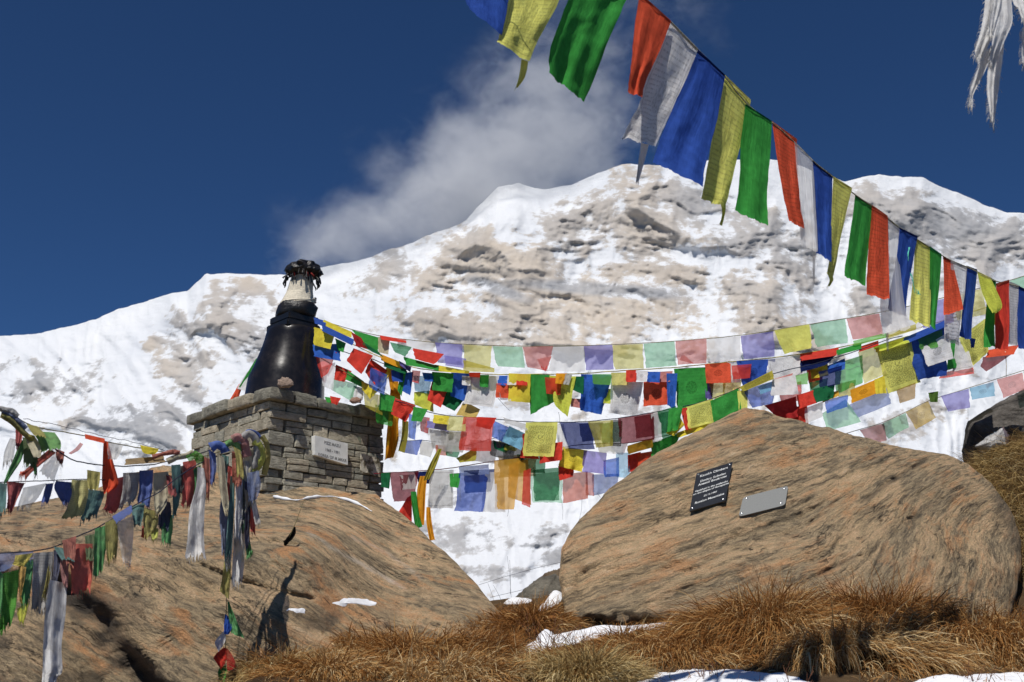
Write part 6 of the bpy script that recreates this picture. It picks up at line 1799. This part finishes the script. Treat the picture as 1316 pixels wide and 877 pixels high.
# ------------------------------------------------------------------ thin strings crossing the gap
for k, (pts, d, lab) in enumerate([([(615, 752), (650, 741), (690, 730), (728, 721)], 9.6, "thin straight wire across the snowy gap, upper of two"), ([(630, 768), (660, 761), (690, 754), (728, 742)], 9.6, "thin straight wire across the snowy gap, lower of two")]):
    mb = MB(); mb.tube([P(x, y, d) for x, y in pts], .0016, 4)
    tag(mb.build("wire", M_CORDD), lab, "wire", "wires in the gap")
for k, (x0, y0, x1, y1) in enumerate([(652, 715, 657, 768), (655, 720, 656, 764), (627, 750, 637, 780), (634, 752, 646, 776)]):
    mb = MB(); mb.tube([P(x0, y0, 9.58), P((x0 + x1) / 2 + .6, (y0 + y1) / 2, 9.58), P(x1, y1, 9.57)], .0013, 4)
    tag(mb.build("loose_string", M_CORDD), "thin dark string dangling from the wires in the gap", "string", "strings in the gap")
# loose ends hanging from the far lines
HS = [(640, 512, 655, 528, .0022, "blue string hanging below the square orange red flag"), (718, 530, 719, 546, .002, "dark string hanging below the broad lime flag"), (797, 532, 798, 541, .0016, "thin string hanging below the emblem printed white flag"),
      (722, 645, 723, 668, .0014, "thin string hanging below the broad dark green flag"), (748, 640, 744, 670, .0014, "thin string hanging below the large brick red flag"), (653, 650, 652, 664, .0018, "thin string between the two sheer amber flags"),
      (767, 634, 772, 640, .0014, "thin string hanging below the low slate blue flag"), (1244, 524, 1242, 574, .0012, "long thin string hanging below the violet flag to the bank"), (1292, 452, 1293, 486, .004, "grey ribbon hanging above the cropped pink flag"),
      (1076, 455, 1065, 470, .002, "pale string along the rolled red flag"), (487, 508, 482, 530, .003, "white string over the dark olive flag")]
for k, (x0, y0, x1, y1, r_, lab) in enumerate(HS):
    dd = dF(x0) - .12
    mb = MB(); mb.tube([P(x0, y0, dd), P(x0 * .6 + x1 * .4 + 1, y0 * .5 + y1 * .5, dd - .01), P(x1, y1, dd)], [r_, r_ * .8, r_ * .6], 5)
    tag(mb.build("loose_string", M_WRAP if ('white' in lab or 'pale' in lab or 'grey' in lab) else M_CORDD), lab, "string", "loose strings on the flag lines")
mb = MB()
xs = np.linspace(-300, 2300, 120)
mb.tube([P(x, -44 + ((x - 1290) / 900) ** 2 * -60 + 1.0 * math.sin(x / 23), 3.33) for x in xs], .0035, 6)
tag(mb.build("flag_rope", M_CORD), "rope above the frame that carries the torn white scarves", "rope", "ropes of the flag lines")
# ------------------------------------------------------------------ dead grass, snow patches
def mat_grass(name, stops):
    s = N(name)
    t = s.attr("tint"); r = s.attr("along")
    c = s.ramp(t, stops)
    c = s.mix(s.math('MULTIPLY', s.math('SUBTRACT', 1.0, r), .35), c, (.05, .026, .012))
    d = s.n('BsdfDiffuse', Color=c); tr = s.n('BsdfTranslucent', Color=c)
    m = s.n('MixShader', i0=.25, i1=d, i2=tr)
    s.t.links.new(m.outputs[0], s.out.inputs[0])
    return s.m
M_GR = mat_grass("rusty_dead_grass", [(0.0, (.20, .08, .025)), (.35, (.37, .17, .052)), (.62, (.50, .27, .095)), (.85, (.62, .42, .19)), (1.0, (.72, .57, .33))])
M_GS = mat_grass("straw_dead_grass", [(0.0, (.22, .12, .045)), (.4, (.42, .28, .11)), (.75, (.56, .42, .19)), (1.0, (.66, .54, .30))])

def blades(base, dirs, length, width, tint, rs, droop=.9, seg=5):
    """Curved tapering blades: base (n,3), initial directions (n,3)."""
    n = len(base)
    t = np.linspace(0, 1, seg + 1)
    pos = base[:, None, :].repeat(seg + 1, 1).copy()
    d = dirs / (np.linalg.norm(dirs, axis=1, keepdims=True) + 1e-9)
    side = np.cross(d, np.array([0, 0, 1.0])); side /= np.linalg.norm(side, axis=1, keepdims=True) + 1e-9
    # blades face any way, so that some are seen edge on
    ang = rs.uniform(-1.2, 1.2, n)[:, None]
    side = side * np.cos(ang) + np.cross(d, side) * np.sin(ang)
    cur = base.copy(); dd = d.copy()
    dr = (droop * rs.uniform(.4, 1.5, n))[:, None]
    for i in range(1, seg + 1):
        cur = cur + dd * (length[:, None] / seg)
        pos[:, i] = cur
        dd = dd + np.array([0, 0, -1.0]) * dr * (i / seg) * .55 + rs.normal(0, .06, (n, 3))
        dd /= np.linalg.norm(dd, axis=1, keepdims=True)
    w = (width[:, None] * (1 - t[None] ** 1.6 * .92))[..., None]
    a = pos - side[:, None, :] * w; b = pos + side[:, None, :] * w
    v = np.stack([a, b], 2).reshape(-1, 3)
    k = np.arange(n)[:, None] * (seg + 1) * 2 + np.arange(seg)[None] * 2
    f = np.stack([k, k + 1, k + 3, k + 2], -1).reshape(-1, 4)
    tt = np.repeat(tint[:, None], (seg + 1) * 2, 1).ravel()
    al = np.repeat(np.repeat(t[None], n, 0)[..., None], 2, 2).ravel()
    return v, f, tt, al

def ground_pt(px, py, d0=3.5, d1=14):
    """Where the line of sight meets the ground."""
    ds = np.linspace(d0, d1, 400)
    for d in ds:
        p = P(px, py, d)
        if p.z < float(ground_z(p.x, p.y)): return p
    return None

def tussock(name, cx, cy, d, rx, ry, n, L, seed, mat, lean=(0, -.25, .5), spread=.8, label="", tint=(.5, .25), droop=1.0, hump=.12, w=.0022, kind=None, group=None, on=None):
    """Clump of drooping blades around a point given by photo pixel and distance; rx, ry in metres across and away."""
    rs = np.random.RandomState(seed)
    c = P(cx, cy, d)
    r = np.sqrt(rs.uniform(0, 1, n)); th = rs.uniform(0, 2 * math.pi, n)
    x = c.x + rx * r * np.cos(th); y = c.y + ry * r * np.sin(th)
    if on is None: z = ground_z(x, y)
    else: z = on(x, y)
    # blades gather into clumps
    cl = fbm(np.stack([x * 4.5, y * 4.5, 0 * x + seed], -1), 3, seed=seed % 53)
    keep = cl > -.33
    x, y, z, r, th, cl = x[keep], y[keep], z[keep], r[keep], th[keep], cl[keep]; n = len(x)
    z = z + .6 * hump * (1 - r ** 2) - .01
    dirs = np.stack([np.cos(th) * r * spread + lean[0], np.sin(th) * r * spread + lean[1], np.full(n, lean[2])], -1)
    sw = fbm(np.stack([x * 2.6, y * 2.6, 0 * x + 3 * seed], -1), 3, seed=seed % 47)
    dirs[:, 0] += sw * 1.3
    dirs = dirs + rs.normal(0, .24, (n, 3))
    dirs[:, 2] = np.abs(dirs[:, 2])
    ln = L * rs.uniform(.45, 1.15, n) * (1 + .4 * cl)
    tn = np.clip(rs.normal(tint[0] + .09, tint[1] + .05, n) + .35 * sw, 0, 1)
    v, f, tt, al = blades(np.stack([x, y, z], -1), dirs, ln, np.full(n, w) * np.exp(rs.normal(-.08, .42, n)), tn, rs, droop)
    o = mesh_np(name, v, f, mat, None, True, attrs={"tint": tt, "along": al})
    tag(o, label, "grass", group, kind)
    return o
gt = "dead grass tussocks in front of the boulders"
# big rusty tussocks before the memorial boulder
tussock("grass_tussock", 985, 815, 6.3, .62, .42, 7000, 0.29, 1, M_GR, (-.12, -.35, 0.28), 1.0, "rusty drooping grass tussock with a dark hollow before the boulder", (.40, .22), 1.25, .34, group=gt)
tussock("grass_tussock", 1110, 800, 6.5, .75, .40, 8000, 0.29, 2, M_GR, (.05, -.30, 0.31), 1.0, "tallest rusty grass tussock under the middle of the boulder", (.34, .2), 1.2, .34, group=gt)
tussock("grass_tussock", 1105, 848, 5.8, .5, .26, 5500, 0.25, 3, M_GR, (.0, -.5, 0.25), .8, "straw coloured grass tussock at the near snow edge", (.60, .2), 1.5, .20, group=gt)
tussock("grass_tussock", 1235, 835, 6.2, .52, .38, 6500, 0.29, 4, M_GR, (-.1, -.35, 0.28), .9, "rusty grass tussock crossed by a shadow beside the boulder foot", (.45, .22), 1.3, .28, group=gt)
tussock("grass_tussock", 1330, 850, 6.0, .42, .4, 3500, 0.26, 5, M_GR, (-.1, -.35, 0.28), .9, "rusty grass tussock cropped by the frame beyond the shadow", (.42, .22), 1.2, .26, group=gt)
tussock("grass_tussock", 850, 822, 6.55, .40, .12, 2400, 0.15, 6, M_GR, (.0, -.5, 0.22), .8, "low brown grass tuft under the boulder corner", (.38, .2), 1.3, .10, group=gt)
tussock("grass_tussock", 845, 855, 6.0, .75, .30, 6000, 0.17, 7, M_GR, (.1, -.45, 0.22), .9, "brown grass bank between the two snow strips", (.48, .22), 1.2, .10, group=gt)
tussock("grass_tussock", 740, 872, 5.4, .30, .22, 3000, 0.19, 8, M_GS, (.05, -.3, .45), 1.1, "pale straw grass tussock at the bottom edge by the snow", (.62, .2), 1.2, .12, group=gt)
tussock("grass_tussock", 640, 868, 5.6, .50, .35, 5000, 0.20, 9, M_GR, (.25, -.3, 0.25), .9, "mixed rusty and straw grass tussock below the gap", (.50, .25), 1.0, .12, group=gt)
tussock("grass_tussock", 665, 812, 7.3, .45, .32, 5000, 0.15, 10, M_GR, (.2, -.25, 0.28), .9, "rusty grass hump at the end of the sloping boulder", (.34, .2), 1.0, .12, group=gt)
tussock("grass_tussock", 560, 838, 6.5, .50, .40, 6500, 0.19, 11, M_GR, (.35, -.35, 0.22), .8, "rusty grass tussock below the end of the sloping boulder", (.40, .22), 1.0, .14, group=gt)
tussock("grass_tussock", 470, 822, 6.7, .45, .38, 6500, 0.17, 12, M_GR, (.3, -.45, 0.19), .8, "straw and rust grass tussock under the small snow patch", (.50, .24), 1.1, .14, group=gt)
tussock("grass_tussock", 390, 850, 6.2, .42, .34, 5500, 0.17, 13, M_GR, (.2, -.4, 0.22), .9, "dull brown grass tussock beside the bundle shadow", (.45, .22), 1.1, .10, group=gt)
tussock("grass_tussock", 490, 872, 5.8, .6, .25, 5500, 0.16, 14, M_GR, (.2, -.4, 0.22), .9, "brown grass tussock at the bottom edge below the straw one", (.42, .24), 1.1, .08, group=gt)
tussock("grass_tussock", 400, 812, 7.0, .40, .30, 4500, .18, 15, M_GR, (.25, -.45, .25), .8, "short faded grass tussock against the rock by the bundle shadow", (.52, .24), 1.1, .08, group=gt)
tussock("grass_tussock", 345, 868, 6.1, .30, .25, 3000, .18, 16, M_GS, (.1, -.4, .3), .9, "small straw tussock at the bottom edge under the bundle shadow", (.5, .24), 1.1, .06, group=gt)
# loose cover between the tussocks
rs = np.random.RandomState(77)
n = 34000
x = rs.uniform(-2.4, 4.6, n); y = rs.uniform(4.6, 8.8, n)
den = fbm(np.stack([x * 1.7, y * 1.7, 0 * x], -1), 3, seed=131)
k = (den > -.18) & ~((x < -1.3 - .2 * (y - 6)))
x, y = x[k], y[k]; n = len(x)
sw = fbm(np.stack([x * 1.8, y * 1.8, 0 * x + 9], -1), 3, seed=137)
dirs = np.stack([.5 * sw + .1 + rs.normal(0, .35, n), -.35 + rs.normal(0, .35, n), np.abs(rs.normal(.4, .2, n))], -1)
v, f, tt, al = blades(np.stack([x, y, ground_z(x, y) - .01], -1), dirs, rs.uniform(.05, .12, n), rs.uniform(.0014, .0028, n), np.clip(rs.normal(.42, .25, n) + .3 * sw, 0, 1), rs, 1.0)
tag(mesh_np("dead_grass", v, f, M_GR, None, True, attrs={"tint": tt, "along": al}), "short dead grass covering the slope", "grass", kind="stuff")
# straw on the bank at the right
n = 16000
x = rs.uniform(2.9, 5.6, n); y = rs.uniform(8.1, 10.0, n)
dirs = np.stack([-.55 + rs.normal(0, .25, n), -.25 + rs.normal(0, .3, n), np.abs(rs.normal(.35, .2, n))], -1)
v, f, tt, al = blades(np.stack([x, y, ground_z(x, y) - .01], -1), dirs, rs.uniform(.14, .34, n), rs.uniform(.0018, .0034, n), np.clip(rs.normal(.55, .22, n), 0, 1), rs, 1.2)
tag(mesh_np("straw_grass", v, f, M_GS, None, True, attrs={"tint": tt, "along": al}), "straw coloured grass on the bank behind the boulder", "grass", kind="stuff")

# ---- snow: thick soft edged patches lying on the slope
def snow_patch(outline, label, thick=.06, seed=0, lift=None):
    """Outline in photo pixels; each corner dropped on to the ground."""
    pts = []
    for px, py, d in outline:
        p = P(px, py, d); pts.append((p.x, p.y))
    o = np.array(pts); c = o.mean(0)
    th = np.linspace(-math.pi, math.pi, 200, endpoint=False)
    B = poly_radius([tuple(q) for q in o], tuple(c), th)
    B = B * (1 + .22 * fbm(np.stack([np.cos(th) * 5, np.sin(th) * 5, 0 * th + seed], -1), 5, .65, seed=seed))
    g = np.concatenate([np.linspace(0, .9, 26), np.linspace(.92, 1.0, 10), [1.0]])[:, None]
    X = c[0] + B[None] * np.cos(th)[None] * g; Y = c[1] + B[None] * np.sin(th)[None] * g
    base = ground_z(X, Y) if lift is None else lift(X, Y)
    h = thick * (1 - np.clip(g, 0, 1) ** 2.5) ** .9 * (1 + .9 * fbm(np.stack([X * 4, Y * 4, 0 * X], -1), 4, .55, seed=seed + 3))
    Z = base + h + .004
    Z[-1] = base[-1] - .05
    o = mesh_np("snow", np.stack([X, Y, Z], -1), grid_faces(len(g), len(th), wrap=True), M_SNOW)
    tag(o, label, "snow", kind="stuff")
snow_patch([(655, 858, 6.35), (690, 850, 6.55), (740, 843, 6.7), (800, 835, 6.75), (850, 824, 6.9), (900, 806, 7.1), (925, 797, 7.25), (912, 794, 7.35), (860, 806, 7.2), (800, 822, 7.0), (740, 833, 6.9), (690, 840, 6.8), (664, 850, 6.55)], "snow strip along the foot of the boulder", .035, 3)
snow_patch([(785, 890, 5.0), (815, 878, 5.3), (850, 868, 5.5), (890, 862, 5.6), (930, 862, 5.6), (985, 866, 5.5), (1030, 872, 5.4), (1056, 880, 5.2), (1050, 900, 4.8), (900, 905, 4.6)], "near snow patch before the hollow tussock", .03, 5)
snow_patch([(1060, 886, 5.05), (1100, 878, 5.2), (1150, 877, 5.2), (1180, 872, 5.3), (1240, 868, 5.4), (1290, 866, 5.4), (1360, 868, 5.4), (1400, 900, 4.9), (1150, 905, 4.6), (1060, 900, 4.9)], "near snow patch before the straw tussock", .03, 6)
snow_patch([(690, 812, 7.9), (712, 806, 8.1), (722, 795, 8.5), (726, 778, 9.1), (718, 776, 9.2), (706, 794, 8.6), (694, 804, 8.2)], "snow in the gap between the boulders", .03, 8)
snow_patch([(648, 786, 8.9), (664, 792, 8.7), (680, 798, 8.5), (684, 792, 8.7), (668, 786, 8.9), (652, 780, 9.1)], "snow rim below the grey rock in the gap", .025, 14)
snow_patch([(690, 846, 6.6), (705, 846, 6.6), (712, 834, 6.9), (700, 830, 7.0), (690, 836, 6.85)], "snow clump behind the bare twigs", .06, 9)
def on_rock(obj):
    def fn(X, Y):
        Z = np.zeros(X.shape); sh = X.shape
        for i, (x, y) in enumerate(zip(X.ravel(), Y.ravel())):
            ok, loc, nn, fi = obj.ray_cast(Vector((x, y, 12)), Vector((0, 0, -1)))
            Z.ravel()[i] = loc.z if ok else 1.6
        return Z
    return fn
bpy.context.view_layer.update()
def rock_snow(px_poly, label, seed, thick=.03):
    out = []
    for px, py in px_poly:
        h = ray_hit(LB, px, py)
        out.append((px, py, h.y if h else lb_depth(px, py)))
    snow_patch(out, label, thick, seed, on_rock(LB))
rock_snow([(428, 776), (445, 778), (482, 778), (484, 775), (470, 771), (440, 770)], "small snow patch on the sloping boulder above the grass", 11, .005)
rock_snow([(366, 787), (380, 788), (392, 786), (390, 783), (372, 784)], "tiny snow sliver on the sloping boulder", 12, .004)

# thin rim of old snow along the foot of the plinth
mb = MB(); pts = []
for px, py in [(352, 640), (366, 643), (382, 645), (396, 642), (410, 640), (430, 640), (450, 645), (466, 652), (478, 659)]:
    for dy in range(-14, 15):
        pass
    h = ray_hit(LB, px, py)
    if h: pts.append(h + Vector((0, -.01, .01)))
if len(pts) > 3:
    pa = np.array([list(p) for p in pts]); t = np.linspace(0, len(pa) - 1, 60)
    pp = np.stack([np.interp(t, range(len(pa)), pa[:, k]) for k in range(3)], -1)
    mb.tube(pp, .010 + .006 * np.sin(t * 2.3) + .003 * np.sin(t * 7), 8)
    tag(mb.build("snow", M_SNOW), "thin rim of snow along the foot of the plinth", "snow", kind="stuff")
# bare twigs and seed stalks
M_TWIG = mat_simple("reddish_bare_twig", (.16, .07, .04), .9, .1, 90, .4)
def shrub(cx, cy, d, n, L, seed, label, spread=.9, mat=None):
    rs = random.Random(seed); mb = MB()
    p0 = P(cx, cy, d); p0.z = float(ground_z(p0.x, p0.y)) - .02
    for i in range(n):
        a = rs.uniform(-1, 1) * spread; b = rs.uniform(-.5, .5)
        dr = Vector((a, b - .1, 1)).normalized(); q = p0 + Vector((rs.uniform(-.05, .05), rs.uniform(-.04, .04), 0)); l = L * rs.uniform(.5, 1.1)
        pts = [q]
        for k in range(5):
            dr = (dr + Vector((rs.gauss(0, .15), rs.gauss(0, .15), rs.gauss(.02, .08)))).normalized(); pts.append(pts[-1] + dr * l / 5)
        mb.tube(pts, np.linspace(.0024, .0008, 6), 5)
        for k in (2, 3, 4):
            if rs.random() < .8:
                e = (dr + Vector((rs.uniform(-.9, .9), rs.uniform(-.6, .6), .2))).normalized()
                mb.tube([pts[k], pts[k] + e * l * .16, pts[k] + e * l * .26 + Vector((0, 0, .01))], [.0014, .001, .0006], 4)
    tag(mb.build("bare_shrub", mat or M_TWIG), label, "shrub", "bare twigs by the snow")
shrub(705, 838, 6.5, 16, .24, 1, "bare reddish twigs at the end of the snow strip")
shrub(742, 842, 6.4, 10, .18, 2, "bare twigs standing in the snow strip below the boulder corner")
shrub(912, 872, 5.2, 10, .16, 3, "bare twigs in the near snow before the hollow tussock")
shrub(1010, 874, 5.1, 9, .15, 4, "bare twigs at the bottom edge near the middle of the near snow")
shrub(1245, 868, 5.2, 9, .15, 5, "bare twigs in the near snow before the shadowed tussock")
shrub(960, 770, 6.9, 8, .42, 6, "tall thin grass stalks before the lower face of the tan boulder", .25, M_GS)
shrub(1090, 762, 6.9, 8, .40, 7, "tall thin stalks rising from the tallest tussock", .25, M_GS)
